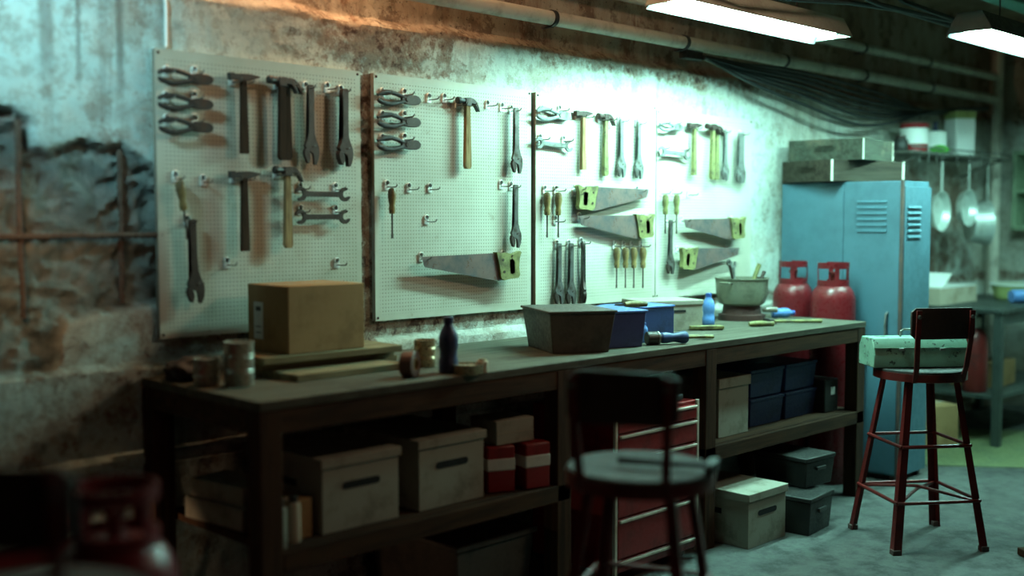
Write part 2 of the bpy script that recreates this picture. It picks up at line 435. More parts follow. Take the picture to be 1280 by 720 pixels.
# iron reinforcing bars bared in the hole
def rebar(name, p, q, label):
    bm = nb(); p, q = Vector(p), Vector(q); L = (q - p).length; n = int(L / .011)
    pts = [p.lerp(q, i / n) for i in range(n + 1)]
    tube(bm, [p + Vector((noise.noise(p * 9) * .006, 0, noise.noise(p * 9 + Vector((4, 0, 0))) * .006)) for p in pts], [.011 if i % 2 else .0075 for i in range(n + 1)], 9)
    tag(obj(name, bm, 'rebar'), label, 'reinforcing bar', 'bars bared in the broken plaster')
def wp(px, py, y): return at(px, py, 1, y)
YR = WY + .004
a, b = wp(21, 150, YR), wp(24, 398, YR); rebar('steel_rebar', (a.x, YR, a.z), (a.x + .004, YR, b.z), 'rusty upright ribbed steel bar at the left edge of the broken plaster')
a, b = wp(151, 188, YR), wp(154, 380, YR); rebar('steel_rebar', (a.x, YR + .012, a.z), (a.x, YR + .012, b.z), 'dark upright steel bar in the broken plaster nearest the first pegboard')
a = wp(0, 296, YR - .014); b = wp(205, 293, YR - .014); rebar('steel_rebar', (1.0, YR - .016, a.z), (b.x, YR - .016, a.z), 'rusty level steel bar crossing the two upright bars in the wall')

# ------------------------------------------------------------------ pegboards
BF = WY - .02   # board face
boards = [(1.772, 2.602, 1.0, 1.95, .022, 'grey pegboard nearest the broken plaster, hung with dark hammers and wrenches'),
          (2.667, 3.528, 1.0, 1.95, .022, 'pegboard with one claw hammer and one lone saw, above the brown lidded bin'),
          (3.545, 4.392, 1.0, 1.945, .034, 'pegboard with two saws hung one above the other, above the blue box'),
          (4.412, 5.25, 1.0, 1.93, .024, 'brightly lit pegboard nearest the blue locker')]
for x0, x1, z0, z1, th, lab in boards:
    bm = nb(); lay = bm.verts.layers.float.new('inner')
    f = WY - th; mg = .022
    gx = [x0, x0 + mg, x0 + mg + .001, x1 - mg - .001, x1 - mg, x1]; gz = [z0, z0 + mg, z0 + mg + .001, z1 - mg - .001, z1 - mg, z1]
    g = []
    for i, x in enumerate(gx):
        c = []
        for k, z in enumerate(gz):
            v = bm.verts.new((x - x0, f - WY, z - z0)); v[lay] = 1.0 if 2 <= i <= 3 and 2 <= k <= 3 else 0.0; c.append(v)
        g.append(c)
    for i in range(5):
        for k in range(5): bm.faces.new((g[i][k], g[i + 1][k], g[i + 1][k + 1], g[i][k + 1]))
    bk = [bm.verts.new((x - x0, -.002, z - z0)) for x, z in ((x0, z0), (x1, z0), (x1, z1), (x0, z1))]
    bm.faces.new(bk)
    bot = [g[i][0] for i in range(6)]; top = [g[i][5] for i in range(6)]
    bm.faces.new(bot + [bk[1], bk[0]]); bm.faces.new(top + [bk[2], bk[3]])
    bm.faces.new([g[0][k] for k in range(6)] + [bk[3], bk[0]]); bm.faces.new([g[5][k] for k in range(6)] + [bk[2], bk[1]])
    root = thing('pegboard', lab, 'pegboard', (x0, WY, z0), 0, 'pegboards along the wall')
    po = obj('panel', bm, 'peg', root, smooth=False)
    po.data.materials.append(M['pegedge'])
    for pg in po.data.polygons:
        if abs(pg.normal.x) > .8 or pg.normal.z < -.8: pg.material_index = 1
    for sx in (.012, x1 - x0 - .012):
        for sz in (.012, z1 - z0 - .012):
            b2 = nb(); lathe(b2, [(.005, 0), (.005, .002), (.003, .0035), (.0008, .004)], 12, Matrix.Translation((sx, f - WY, sz)) @ Matrix.Rotation(R(90), 4, 'X'))
            obj('screw', b2, 'steel_dark', root)

# ------------------------------------------------------------------ hanging tools (local: x along wall, z up, y = 0 tool mid-plane)
def P_hook():
    r = thing('peg_hook', '', 'hook')
    b = nb()
    lathe(b, [(.0085, -.004), (.011, -.004), (.0125, 0), (.011, .004), (.0085, .004), (.0085, -.004)], 18, Matrix.Translation((0, -.004, .016)) @ Matrix.Rotation(R(90), 4, 'X'))
    box(b, -.012, .012, -.006, 0, -.012, .006)
    obj('plate', b, 'hookwhite', r, bev=.001)
    b = nb(); tube(b, [(0, 0, .0), (0, -.012, 0), (0, -.035, -.001), (0, -.058, 0), (0, -.064, .004), (0, -.066, .010)], .0024, 8)
    obj('rod', b, 'rod', r)
    return r
HOOK = P_hook()
def arc(cx, cz, rx, rz, a0, a1, n):
    return [(cx + rx * math.cos(R(a0 + (a1 - a0) * i / n)), cz + rz * math.sin(R(a0 + (a1 - a0) * i / n))) for i in range(n + 1)]
def P_pliers(grip, steel):
    r = thing('pliers', '', 'pliers')     # origin mid-handles, total length .2
    for s in (1, -1):
        b = nb()
        pts = [(-.100, 0, .008 * s), (-.090, 0, .014 * s), (-.066, 0, .0205 * s), (-.038, 0, .0215 * s), (-.010, 0, .016 * s), (.012, 0, .010 * s), (.028, 0, .005 * s)]
        tube(b, pts, [.006, .0085, .009, .0085, .0078, .0078, .007], 10)
        obj('handle', b, grip, r)
    b = nb()
    prism(b, [(.010, -.010), (.028, -.0165), (.050, -.0185), (.078, -.018), (.092, -.014), (.1, -.006), (.1, .006), (.092, .014), (.078, .018), (.050, .0185), (.028, .0165), (.010, .010)], -.006, .006)
    obj('jaws', b, steel, r, bev=.002)
    b = nb(); lathe(b, [(.009, -.009), (.009, .009)], 16, Matrix.Translation((.035, 0, 0)) @ Matrix.Rotation(R(90), 4, 'X'))
    obj('pivot', b, steel, r, bev=.001)
    return r
def P_hammer(hmat, smat):
    r = thing('cross_peen_hammer', '', 'hammer')   # origin = head centre; handle hangs down .28
    b = nb(); prism(b, [(-.010, .012), (.010, .012), (.011, -.05), (.012, -.14), (.0155, -.24), (.016, -.286), (-.016, -.286), (-.0155, -.24), (-.012, -.14), (-.011, -.05)], -.0095, .0095)
    obj('handle', b, hmat, r, bev=.0045)
    b = nb()
    prism(b, [(-.062, .013), (-.060, -.013), (-.045, -.014), (-.040, -.010), (-.022, -.012), (.016, -.014), (.03, -.010), (.066, .003), (.066, .008), (.03, .013), (.016, .014), (-.022, .012), (-.040, .010), (-.045, .014)], -.012, .012)
    obj('head', b, smat, r, bev=.003)
    return r
def P_claw(hmat, smat):
    r = thing('claw_hammer', '', 'hammer')
    b = nb()
    prism(b, [(-.010, .004), (.010, .004), (.011, -.05), (.012, -.12), (.014, -.2), (.0165, -.262), (.018, -.285), (.010, -.297), (-.010, -.297), (-.018, -.285), (-.0165, -.262), (-.014, -.2), (-.012, -.12), (-.011, -.05)], -.0095, .0095)
    obj('handle', b, hmat, r, bev=.0045)
    b = nb()
    Rx = Matrix.Rotation(R(90), 4, 'Y')
    lathe(b, [(.0145, -.060), (.0155, -.057), (.0155, -.042), (.011, -.036), (.011, -.012)], 18, Rx)
    prism(b, [(-.016, .013), (.015, .015), (.018, -.005), (.014, -.022), (-.014, -.022), (-.018, -.008)], -.013, .013)
    for s in (-1, 1):
        prism(b, [(.010, .015), (.032, .011), (.050, -.003), (.062, -.024), (.068, -.044), (.062, -.043), (.050, -.026), (.036, -.012), (.012, -.010)], .0015 * s, .012 * s)
    obj('head', b, smat, r, bev=.002)
    return r
def jaw_pts(s=1.0, op=.5, up=True):
    """open spanner end pointing +z, throat open"""
    a = arc(0, 0, .021 * s, .021 * s, 205, 62, 12)   # left going round the outside
    return a
def P_openwrench(mat):
    r = thing('double_open_wrench', '', 'wrench')   # horizontal, length .19
    def end(sx, tilt):
        outer = arc(0, 0, .021, .021, 180 - 52, 180 + 180 + 52, 16)   # opening towards +z side
        inner = [(.0095, .013), (.0095, -.002), (.004, -.007), (-.004, -.007), (-.0095, -.002), (-.0095, .013)]
        pts = outer + inner
        return pts
    b = nb()
    for sx in (-1, 1):
        pts = end(sx, 0)
        Mx = Matrix.Translation((.078 * sx, 0, 0)) @ Matrix.Rotation(R(90 - 20) * sx if sx > 0 else R(-90 - 20), 4, 'Y')
        prism(b, pts, -.0035, .0035, Mx)
    prism(b, [(-.064, .010), (-.05, .0078), (.05, .0078), (.064, .010), (.064, -.010), (.05, -.0078), (-.05, -.0078), (-.064, -.010)], -.003, .003)
    return r, b
def make_open(mat):
    r, b = P_openwrench(mat); obj('shank', b, mat, r, bev=.0012); return r
def P_adjust(mat, mat2):
    r = thing('adjustable_wrench', '', 'wrench')    # hangs from hole at origin, head at -z, length .27
    b = nb()
    prism(b, [(-.009, .014), (.009, .014), (.013, .006), (.0125, -.02), (.0105, -.08), (.0125, -.160), (.021, -.186), (.031, -.208), (.033, -.228), (.029, -.250), (.020, -.272), (.011, -.270), (.009, -.245), (.006, -.232),
              (-.004, -.226), (-.022, -.218), (-.029, -.204), (-.020, -.184), (-.0125, -.160), (-.0105, -.08), (-.0125, -.02), (-.013, .006)], -.006, .006)
    obj('body', b, mat, r, bev=.002)
    b = nb(); prism(b, [(-.028, -.214), (-.012, -.222), (-.007, -.234), (-.006, -.250), (-.012, -.268), (-.021, -.264), (-.030, -.244), (-.033, -.228)], -.007, .007)
    obj('jaw', b, mat2, r, bev=.0015)
    b = nb(); lathe(b, [(.0055, -.014), (.007, -.012), (.007, .006), (.0055, .008)], 12, Matrix.Translation((.012, 0, -.205)) @ Matrix.Rotation(R(70), 4, 'Y'))
    obj('thumb_screw', b, mat2, r)
    return r
def P_saw(sgn, hm):
    r = thing('hand_saw', '', 'saw')   # origin at left end top; blade length .36; sgn=1 handle right, -1 handle left
    def X(v): return v if sgn > 0 else .46 - v
    b = nb()
    n = 60; pts = [(0, 0), (.345, .004), (.365, -.092)]
    for i in range(n, -1, -1):
        u = i / n; x = .012 + .345 * u; z = -.032 - .060 * u
        pts.append((x, z - (.0028 if i % 2 else 0)))
    pts = [(X(x), z) for x, z in pts]
    prism(b, pts, -.0009, .0009)
    obj('blade', b, 'blade', r, smooth=False)
    b = nb()
    out = [(.335, .008), (.36, .004), (.385, .006), (.415, -.002), (.452, .010), (.458, .004), (.448, -.02), (.446, -.05), (.452, -.075), (.444, -.086), (.40, -.088), (.375, -.092), (.358, -.084), (.350, -.04)]
    inn = [(.398, -.020), (.412, -.016), (.424, -.024), (.426, -.066), (.414, -.073), (.402, -.068)]
    # ring body bridged: build as outline with a slit
    pts = out[:4] + [(.412, -.016)] + [(.398, -.020), (.402, -.068), (.414, -.073), (.426, -.066), (.424, -.024), (.4125, -.016)] + [(.4155, -.002)] + out[4:]
    pts = [(X(x), z) for x, z in pts]
    prism(b, pts, -.010, .010)
    h = obj('handle', b, hm, r, bev=.0025)
    for px_, pz_ in ((.366, -.02), (.372, -.062)):
        b = nb(); lathe(b, [(.005, -.0115), (.005, .0115)], 12, Matrix.Translation((X(px_), 0, pz_)) @ Matrix.Rotation(R(90), 4, 'X'))
        obj('bolt', b, 'steel_dark', h)
    return r
def P_screw(hm, sm):
    r = thing('screwdriver', '', 'screwdriver')   # handle top at origin
    b = nb(); lathe(b, [(.004, .0), (.0105, -.003), (.0135, -.012), (.0145, -.028), (.0125, -.044), (.0095, -.058), (.0115, -.068), (.0105, -.082), (.0085, -.086)], 14)
    obj('handle', b, hm, r)
    b = nb(); tube(b, [(0, 0, -.084), (0, 0, -.150)], .0028, 8); prism(b, [(-.0028, -.148), (.0028, -.148), (.004, -.160), (.0035, -.168), (-.0035, -.168), (-.004, -.160)], -.0012, .0012)
    obj('shaft', b, sm, r)
    return r

TY = WY - .02 - .036     # tool plane on the rods
def T(px, py, y=None): return at(px, py, 1, TY if y is None else y)
def hook_at(p, label):
    use(HOOK, label, 'pegboard hooks', (p.x, BF - .002 if not 3.545 < p.x < 4.392 else WY - .034 - .002, p.z))
def length(pxa, pxb, py): return (T(pxb, py) - T(pxa, py)).x

def put_pliers(proto, x0, x1, y, lab, dark=True):
    a, b = T(x0, y), T(x1, y); L = b.x - a.x; s = L / .2
    use(proto, lab, 'pliers on the pegboards', ((a.x + b.x) / 2, TY, a.z), (0, 0, 0), s)
    hook_at(Vector((a.x + .22 * L, 0, a.z + .012 * s)), 'left hook of ' + lab)
    hook_at(Vector((a.x + .74 * L, 0, a.z + .019 * s)), 'right hook of ' + lab)
PL1 = P_pliers('grip_dark', 'iron'); PL2 = P_pliers('grip', 'steel_dark'); PL3 = P_pliers('grip_pale', 'steel_pale')  # PL1 carries the first board's low light in its dark colours
put_pliers(PL1, 198, 266, 94, 'topmost black pliers on the pegboard nearest the broken plaster')
put_pliers(PL1, 198, 266, 126, 'middle black pliers on the pegboard nearest the broken plaster')
put_pliers(PL1, 199, 266, 156, 'lowest black pliers on the pegboard nearest the broken plaster')
put_pliers(PL2, 472, 525, 121, 'topmost grey pliers on the lone saw pegboard')
put_pliers(PL2, 472, 525, 149.5, 'middle grey pliers on the lone saw pegboard')
put_pliers(PL2, 472, 525, 178.5, 'lowest grey pliers on the lone saw pegboard')
put_pliers(PL3, 671, 713, 141.5, 'single pale pliers on the two saw pegboard above the blue box')
put_pliers(PL3, 825, 853, 157, 'single pale pliers on the pegboard nearest the blue locker')

def hang(proto, px, py, pyb, L0, label, grp, y=None, tilt=0, hooks=1, hl=None, dx=.022):
    """py = top pixel, pyb = bottom pixel, L0 = model length"""
    a = T(px, py, y); b = T(px, pyb, y); s = (a.z - b.z) / L0
    return a, s
def put_hammer(proto, px, py, pyb, label, y=None, top=.014, tot=.300, tilt=0, hooks=2, rz=0):
    a = T(px, py, y); b = T(px, pyb, y); s = (a.z - b.z) / tot
    c = Vector((a.x, a.y, a.z - top * s))
    use(proto, label, 'hammers on the pegboards', c, (0, tilt, rz), s)
    if hooks:
        for dx, w in ((-.027, 'left'), (.027, 'right')):
            hook_at(Vector((c.x + dx * s, 0, c.z - .018 * s)), w + ' hook of ' + label)
H1 = P_hammer('handle_dark', 'iron'); H2 = P_claw('handle_dark', 'iron'); H3 = P_claw('handle_tan', 'iron')
H4 = P_hammer('handle_tan', 'steel_dark'); H5 = P_claw('handle_yellow', 'steel_dark'); H6 = P_hammer('handle_yellow', 'steel_dark')
put_hammer(H1, 304, 92, 192, 'dark straight hammer at the top of the pegboard nearest the broken plaster')
put_hammer(H2, 352, 96, 200, 'front one of two dark claw hammers hung together', y=TY - .022, top=.015, tot=.312, hooks=0)
put_hammer(H2, 358, 97, 200, 'back one of two dark claw hammers hung together', y=TY + .006, top=.015, tot=.312)
put_hammer(H1, 305, 214, 314, 'dark straight hammer in the lower row, left of the claw hammer')
put_hammer(H3, 359, 208, 310, 'claw hammer with tan handle beside the two level wrenches', top=.015, tot=.312)
put_hammer(H3, 584, 122, 211, 'claw hammer with tan handle high on the lone saw pegboard', top=.015, tot=.312)
put_hammer(H4, 729, 139, 212, 'straight hammer with brown handle on the two saw pegboard')
put_hammer(H5, 757, 142, 220, 'claw hammer with yellow handle on the two saw pegboard', top=.015, tot=.312)
put_hammer(H6, 868, 154, 219, 'straight hammer with yellow handle on the pegboard nearest the locker')
put_hammer(H5, 891, 155, 224, 'front one of two yellow handled claw hammers nearest the locker', y=TY - .022, top=.015, tot=.312, hooks=0)
put_hammer(H5, 896, 157, 225, 'back one of two yellow handled claw hammers nearest the locker', y=TY + .006, top=.015, tot=.312)

def put_adj(proto, px, py, pyb, label, y=None, tilt=0, rz=0, hk=True):
    a = T(px, py, y); b = T(px, pyb, y); s = (a.z - b.z) / .286
    c = Vector((a.x, a.y, a.z - .014 * s))
    use(proto, label, 'wrenches hung upright on the pegboards', c, (0, tilt, rz), s)
    if hk: hook_at(Vector((c.x, 0, c.z + .002)), 'hook of ' + label)
A1 = P_adjust('steel_dark', 'steel_dark'); A2 = P_adjust('steel', 'steel_dark'); A3 = P_adjust('steel_pale', 'steel')
put_adj(A1, 388, 106, 206, 'single dark adjustable wrench between the claw hammers and the wrench bundle')
for i, w in enumerate(('front', 'middle', 'rear')):
    put_adj(A1, 431 - i * 1.0, 111, 208, w + ' one of three dark adjustable wrenches bundled on one hook', y=TY - .018 + .016 * i, hk=(i == 2))
put_adj(A1, 240, 274, 380, 'tilted dark adjustable wrench low on the pegboard nearest the plaster hole', tilt=R(-2))
put_adj(A2, 645, 135, 217, 'upper grey adjustable wrench at the edge of the lone saw pegboard', tilt=R(-1))
put_adj(A2, 644.5, 231, 310, 'lower grey adjustable wrench at the edge of the lone saw pegboard')
put_adj(A3, 777, 149, 222, 'left one of two pale adjustable wrenches right of the yellow claw hammer')
put_adj(A3, 799, 152, 224, 'right one of two pale adjustable wrenches right of the yellow claw hammer')
put_adj(A2, 699, 304, 381, 'left one of three dark adjustable wrenches above the brown bin')
put_adj(A2, 714, 304, 382, 'middle one of three dark adjustable wrenches above the brown bin')
put_adj(A2, 729, 301, 380, 'right one of three dark adjustable wrenches above the brown bin, seen edge on', rz=R(62))
put_adj(A3, 907, 163, 226, 'pale adjustable wrench beside the pair of yellow claw hammers')
for i, w in enumerate(('front', 'middle', 'rear')):
    put_adj(A3, 925 + i * 1.5, 166, 229, w + ' one of three pale wrenches bundled on the last hook by the locker', y=TY - .018 + .016 * i, hk=(i == 2))
put_adj(A2, 838.5, 275, 343, 'dark adjustable wrench below the two screwdrivers nearest the locker')

def put_open(proto, x0, x1, y, label, tilt=0):
    a, b = T(x0, y), T(x1, y); s = (b.x - a.x) / .198
    use(proto, label, 'double ended wrenches on the pegboards', ((a.x + b.x) / 2, TY, a.z), (0, tilt, 0), s)
    for dx, w in ((-.062, 'left'), (.062, 'right')):
        hook_at(Vector(((a.x + b.x) / 2 + dx * s, 0, a.z + .014 * s)), w + ' hook of ' + label)
O1 = make_open('steel_dark'); O3 = make_open('steel_pale')
put_open(O1, 368, 438, 242, 'upper one of two brown double ended wrenches left of the plaster gap')
put_open(O1, 368, 438, 271, 'lower one of two brown double ended wrenches left of the plaster gap')
put_open(O3, 669, 716, 179, 'pale double ended wrench below the pliers on the two saw pegboard', R(2))
put_open(O3, 823, 863, 190, 'pale double ended wrench below the pliers nearest the blue locker', R(2))

def put_screw(proto, px, py, pyb, label, tilt=0, hk=True):
    a = T(px, py); b = T(px, pyb); s = (a.z - b.z) / .168
    use(proto, label, 'screwdrivers on the pegboards', a, (0, tilt, 0), s)
    if hk: hook_at(Vector((a.x, 0, a.z + .004)), 'hook of ' + label)
D1 = P_screw('handle_amber', 'steel_dark'); D2 = P_screw('handle_yellow', 'steel_dark')
put_screw(D1, 225, 225, 300, 'fat handled screwdriver tilted above the low dark adjustable wrench', R(-7))
put_screw(D1, 490, 235, 298, 'brown handled screwdriver alone at the left of the lone saw pegboard')
put_screw(D1, 684, 240, 297, 'left one of two screwdrivers left of the upper saw')
put_screw(D1, 698, 240, 297, 'right one of two screwdrivers left of the upper saw')
for px, w in ((771, 'first from the left'), (782, 'second from the left'), (792.5, 'third from the left'), (804, 'last')):
    put_screw(D1, px, 309, 360, w + ' of four amber screwdrivers under the second saw')
put_screw(D2, 832, 243, 292, 'left one of two yellow screwdrivers nearest the blue locker')
put_screw(D2, 846, 243, 292, 'right one of two yellow screwdrivers nearest the blue locker')

def put_saw(proto, x0, x1, ytop, label, tilt=0):
    a, b = T(x0, ytop, TY - .02), T(x1, ytop, TY - .02); s = (b.x - a.x) / .46
    use(proto, label, 'saws on the pegboards', (a.x, TY - .015, a.z), (0, tilt, 0), s)
    for dx, w in ((.03, 'left'), (.41, 'right')):
        hook_at(Vector((a.x + dx * s, 0, a.z - .012 if dx > .2 else a.z - .01)), w + ' hook of ' + label)
S1b = P_saw(1, 'handle_yellow'); S2 = P_saw(-1, 'handle_yellow')
put_saw(S1b, 528, 651, 321, 'lone hand saw with yellow handle at right, low on the second pegboard')
put_saw(S2, 721, 812, 234, 'hand saw with handle at left above the two other right hand saws')
put_saw(S1b, 725, 818, 270, 'hand saw with handle at right below the upper saw')
put_saw(S1b, 856, 932, 274, 'hand saw with handle at right nearest the blue locker')
put_saw(S2, 851, 925, 312, 'hand saw with handle at left hanging over the metal pot')

empties = [(253, 228, 'empty peg hook beside the tilted screwdriver'), (283, 331, 'empty peg hook above the cardboard box'), (420, 331, 'empty peg hook at the lower right of the first pegboard'),
           (408, 112, 'empty peg hook right of the single dark adjustable wrench'),
           (535, 125, 'empty peg hook just right of the top grey pliers'), (554, 125, 'empty peg hook left of the claw hammer on the lone saw board'), (608, 133, 'empty peg hook right of the claw hammer head'),
           (626, 136, 'empty peg hook left of the upper edge wrench'), (625, 233, 'empty peg hook left of the lower edge wrench'), (510, 237, 'empty peg hook right of the brown screwdriver'),
           (536, 237, 'empty peg hook furthest right beside the brown screwdriver'), (532, 277, 'empty peg hook between the brown screwdriver and the lone saw'),
           (690, 277, 'empty peg hook under the two screwdrivers'), (713, 243, 'empty peg hook between the screwdrivers and the saw handle'), (859, 244, 'empty peg hook right of the two yellow screwdrivers')]
for px, py, lab in empties:
    hook_at(at(px, py, 1, BF), lab)

# ------------------------------------------------------------------ pipes, clamps, cables
def cyl_thing(name, pts, r, mat, label, cat, group=None, n=16):
    b = nb(); tube(b, pts, r, n); return tag(obj(name, b, mat), label, cat, group)
PY = WY - .085
def pipe(z, y, r, x0, x1, clamps, label, blabel):
    root = thing('wall_pipe', label, 'pipe', (x0, y, z), 0, 'pipes along the upper wall')
    b = nb(); tube(b, [(0, 0, 0), ((x1 - x0) / 2, 0, 0), (x1 - x0, 0, 0)], r, 20); obj('pipe_body', b, 'pipe', root)
    for cx in clamps:
        b = nb(); Mx = Matrix.Translation((cx - x0, 0, 0)) @ Matrix.Rotation(R(90), 4, 'Y')
        lathe(b, [(r, -.011), (r + .005, -.011), (r + .005, .011), (r, .011), (r, -.011)], 24, Mx)
        box(b, cx - x0 - .011, cx - x0 + .011, .0, WY - .03 - y, -r - .008, -r + .002)
        obj('clamp', b, 'clamp', root)
pipe(2.262, PY, .031, 2.55, 8.4, [at(px, py, 1, PY).x for px, py in ((690, 21), (855, 54), (980, 76), (1079, 96), (1162, 112))], 'pale thick pipe above the pegboards, running to the far corner', '')
pipe(2.425, PY, .026, 3.6, 8.4, [at(px, py, 1, PY).x for px, py in ((1079, 57), (1160, 76))], 'thinner upper pipe running behind the first light fixture', '')
b = nb(); tube(b, [(8.36, 3.36, 0.0), (8.36, 3.36, 2.85)], .04, 16)
root = tag(obj('corner_pipe', b, 'pipe'), 'upright drain pipe standing in the far corner of the room', 'pipe')
# cable bundle: junction box then sagging cables
a = at(865, 69, 1, WY - .07)
r_ = thing('junction_box', 'small black junction box on the wall below the thick pipe clamp', 'junction box', (a.x, WY - .038, a.z))
b = nb(); box(b, -.07, .07, -.05, .0, -.022, .022); obj('box_body', b, 'clamp', r_, bev=.004)
b = nb(); lathe(b, [(.016, 0), (.016, .03), (.01, .034)], 12, Matrix.Translation((.06, -.025, 0)) @ Matrix.Rotation(R(90), 4, 'Y')); obj('cable_gland', b, 'clamp', r_)
sag = [((1000, 129), (1085, 157), 'lowest'), ((1000, 118), (1085, 147), 'second lowest'), ((1000, 112), (1085, 140), 'third lowest'), ((1000, 106), (1085, 133), 'middle'),
       ((1000, 100), (1085, 127), 'third highest'), ((1000, 95), (1085, 120), 'second highest'), ((990, 88), (1085, 112), 'topmost')]
for i, (m1, m2, w) in enumerate(sag):
    y = WY - .13 + .012 * (i % 4)
    p0 = at(880, 71 + (i % 3), 1, y); p1 = at(*m1, 1, y - .02); p2 = at(*m2, 1, y - .03); p3 = at(1170, 139 + 1.2 * (i % 4), 1, y - .02 + .006 * i); p4 = at(1236, 134 + (i % 3) * 1.2, 1, y)
    ctrl = [p0, at((880 + m1[0]) / 2 - 6, (71 + m1[1]) / 2 + 1, 1, y - .01), p1, p2, p3, p4]
    # Catmull-Rom
    q = [ctrl[0] * 2 - ctrl[1]] + ctrl + [ctrl[-1] * 2 - ctrl[-2]]; pts = []
    for k in range(1, len(q) - 2):
        for s in range(10):
            u = s / 10
            pts.append(.5 * ((2 * q[k]) + (q[k + 1] - q[k - 1]) * u + (2 * q[k - 1] - 5 * q[k] + 4 * q[k + 1] - q[k + 2]) * u * u + (3 * q[k] - q[k - 1] - 3 * q[k + 1] + q[k + 2]) * u ** 3))
    pts.append(ctrl[-1])
    cyl_thing('hanging_cable', pts, .0095, 'cable', w + ' black cable of the bundle sagging under the thick pipe', 'cable', 'cables sagging under the pipe', 8)
# cables under the ceiling, top right
for i, (q, lab) in enumerate((([(900, -30), (960, -4), (1010, 0), (1060, 3), (1120, 12), (1195, 34)], 'black cable looped below the ceiling left of the second light'),
                     ([(1020, -30), (1100, 6), (1150, 18), (1200, 28), (1240, 22)], 'black cable slung to the second light fixture'),
                     ([(1070, -40), (1130, 2), (1180, 20), (1215, 32)], 'short dark cable ending over the second light fixture'))):
    pts = [at(px, py, 1, 2.55 - .05 * i) for px, py in q]
    cyl_thing('ceiling_cable', pts, .012, 'cable', lab, 'cable', 'cables under the ceiling', 8)

p = at(209, 30, 1, WY - .012)
cyl_thing('wall_conduit', [(p.x, WY - .004, 1.96), (p.x, WY - .006, 2.10), (p.x, WY + .012, 2.16), (p.x, WY + .03, 2.6)], .006, 'white', 'thin pale conduit running up the wall above the first pegboard', 'conduit', None, 8)
# steel beam under ceiling
r_ = thing('steel_beam', 'green painted steel beam under the ceiling beyond the second light', 'beam', (4.5, 2.56, 2.6))
b = nb()
box(b, 0, 4.05, -.06, .06, 0, .014); obj('lower_flange', b, 'beam', r_)
b = nb(); box(b, 0, 4.05, -.006, .006, .014, .236); obj('web', b, 'beam', r_)
b = nb(); box(b, 0, 4.05, -.06, .06, .236, .25); obj('upper_flange', b, 'beam', r_)

# ------------------------------------------------------------------ light fixtures
def fixture(x0, x1, y0, y1, zl, ntubes, label, tm='tube', hm='housing'):
    ym = (y0 + y1) / 2; L = x1 - x0; hw = (y1 - y0) / 2
    r = thing('fluorescent_fixture', label, 'ceiling light', (x0, ym, zl), 0, 'fluorescent lights over the workbench')
    b = nb()
    prof = [(-hw, 0), (-hw * .50, .085), (hw * .50, .085), (hw + .003, -.014), (hw - .003, -.014), (hw * .46, .078), (-hw * .46, .078), (-hw + .006, 0)]
    A = [[b.verts.new((x, y, z)) for y, z in prof] for x in (0, L)]
    n = len(prof)
    for k in range(n): b.faces.new((A[0][k], A[0][(k + 1) % n], A[1][(k + 1) % n], A[1][k]))
    for s in A:
        for k in range(3): b.faces.new((s[k], s[k + 1], s[6 - k], s[7 - k]))
    obj('reflector', b, 'reflector', r, smooth=False)
    b = nb()
    o_ = .003
    prof2 = [(-hw - o_, .002), (-hw * .5 - o_, .092), (hw * .5 + o_, .092), (hw + o_, .002), (hw + .001, .002), (hw * .5 + .001, .088), (-hw * .5 - .001, .088), (-hw - .001, .002)]
    A = [[b.verts.new((x, y, z)) for y, z in prof2] for x in (-.004, L + .004)]
    for k in range(n): b.faces.new((A[0][k], A[0][(k + 1) % n], A[1][(k + 1) % n], A[1][k]))
    for s in A:
        for k in range(3): b.faces.new((s[k], s[k + 1], s[6 - k], s[7 - k]))
    for x in (-.004, L - .002):
        a_ = [(-hw, 0), (-hw * .5, .09), (hw * .5, .09), (hw, 0)]
        v1 = [b.verts.new((x, y, z)) for y, z in a_]; v2 = [b.verts.new((x + .006, y, z)) for y, z in a_]
        b.faces.new(v1); b.faces.new(v2[::-1])
        for k in range(4): b.faces.new((v1[k], v2[k], v2[(k + 1) % 4], v1[(k + 1) % 4]))
    obj('housing', b, hm, r, smooth=False)
    for k in range(ntubes):
        yy = (k - (ntubes - 1) / 2) * (.062 if ntubes == 2 else .048)
        b = nb(); tube(b, [(.045, yy, .020), (L / 2, yy, .020), (L - .045, yy, .020)], .0125, 12)
        tb = obj('tube', b, tm, r)
        b = nb()
        for x in (.028, L - .045): tube(b, [(x, yy, .020), (x + .017, yy, .020)], .014, 12); box(b, x, x + .012, yy - .008, yy + .008, .02, .082)
        obj('lamp_holder', b, 'white', tb)
    for x in (.25 * L, .75 * L):
        b = nb(); tube(b, [(x, 0, .09), (x, 0, 2.85 - zl)], .004, 8); obj('hanger', b, 'clamp', r)
fixture(3.60, 4.90, 2.656, 2.856, 2.25, 2, 'lit fluorescent light hung in front of the pegboards')
fixture(5.15, 6.5, 2.10, 2.31, 2.25, 3, 'lit fluorescent light at the right, over the blue locker side', 'tube_dim', 'housing_dark')
fixture(6.95, 8.2, 1.35, 1.56, 2.25, 2, 'added unseen fluorescent light beyond the metal table, brightening the right wall', 'tube_far')  # extra fixture out of view, put in to light the right wall

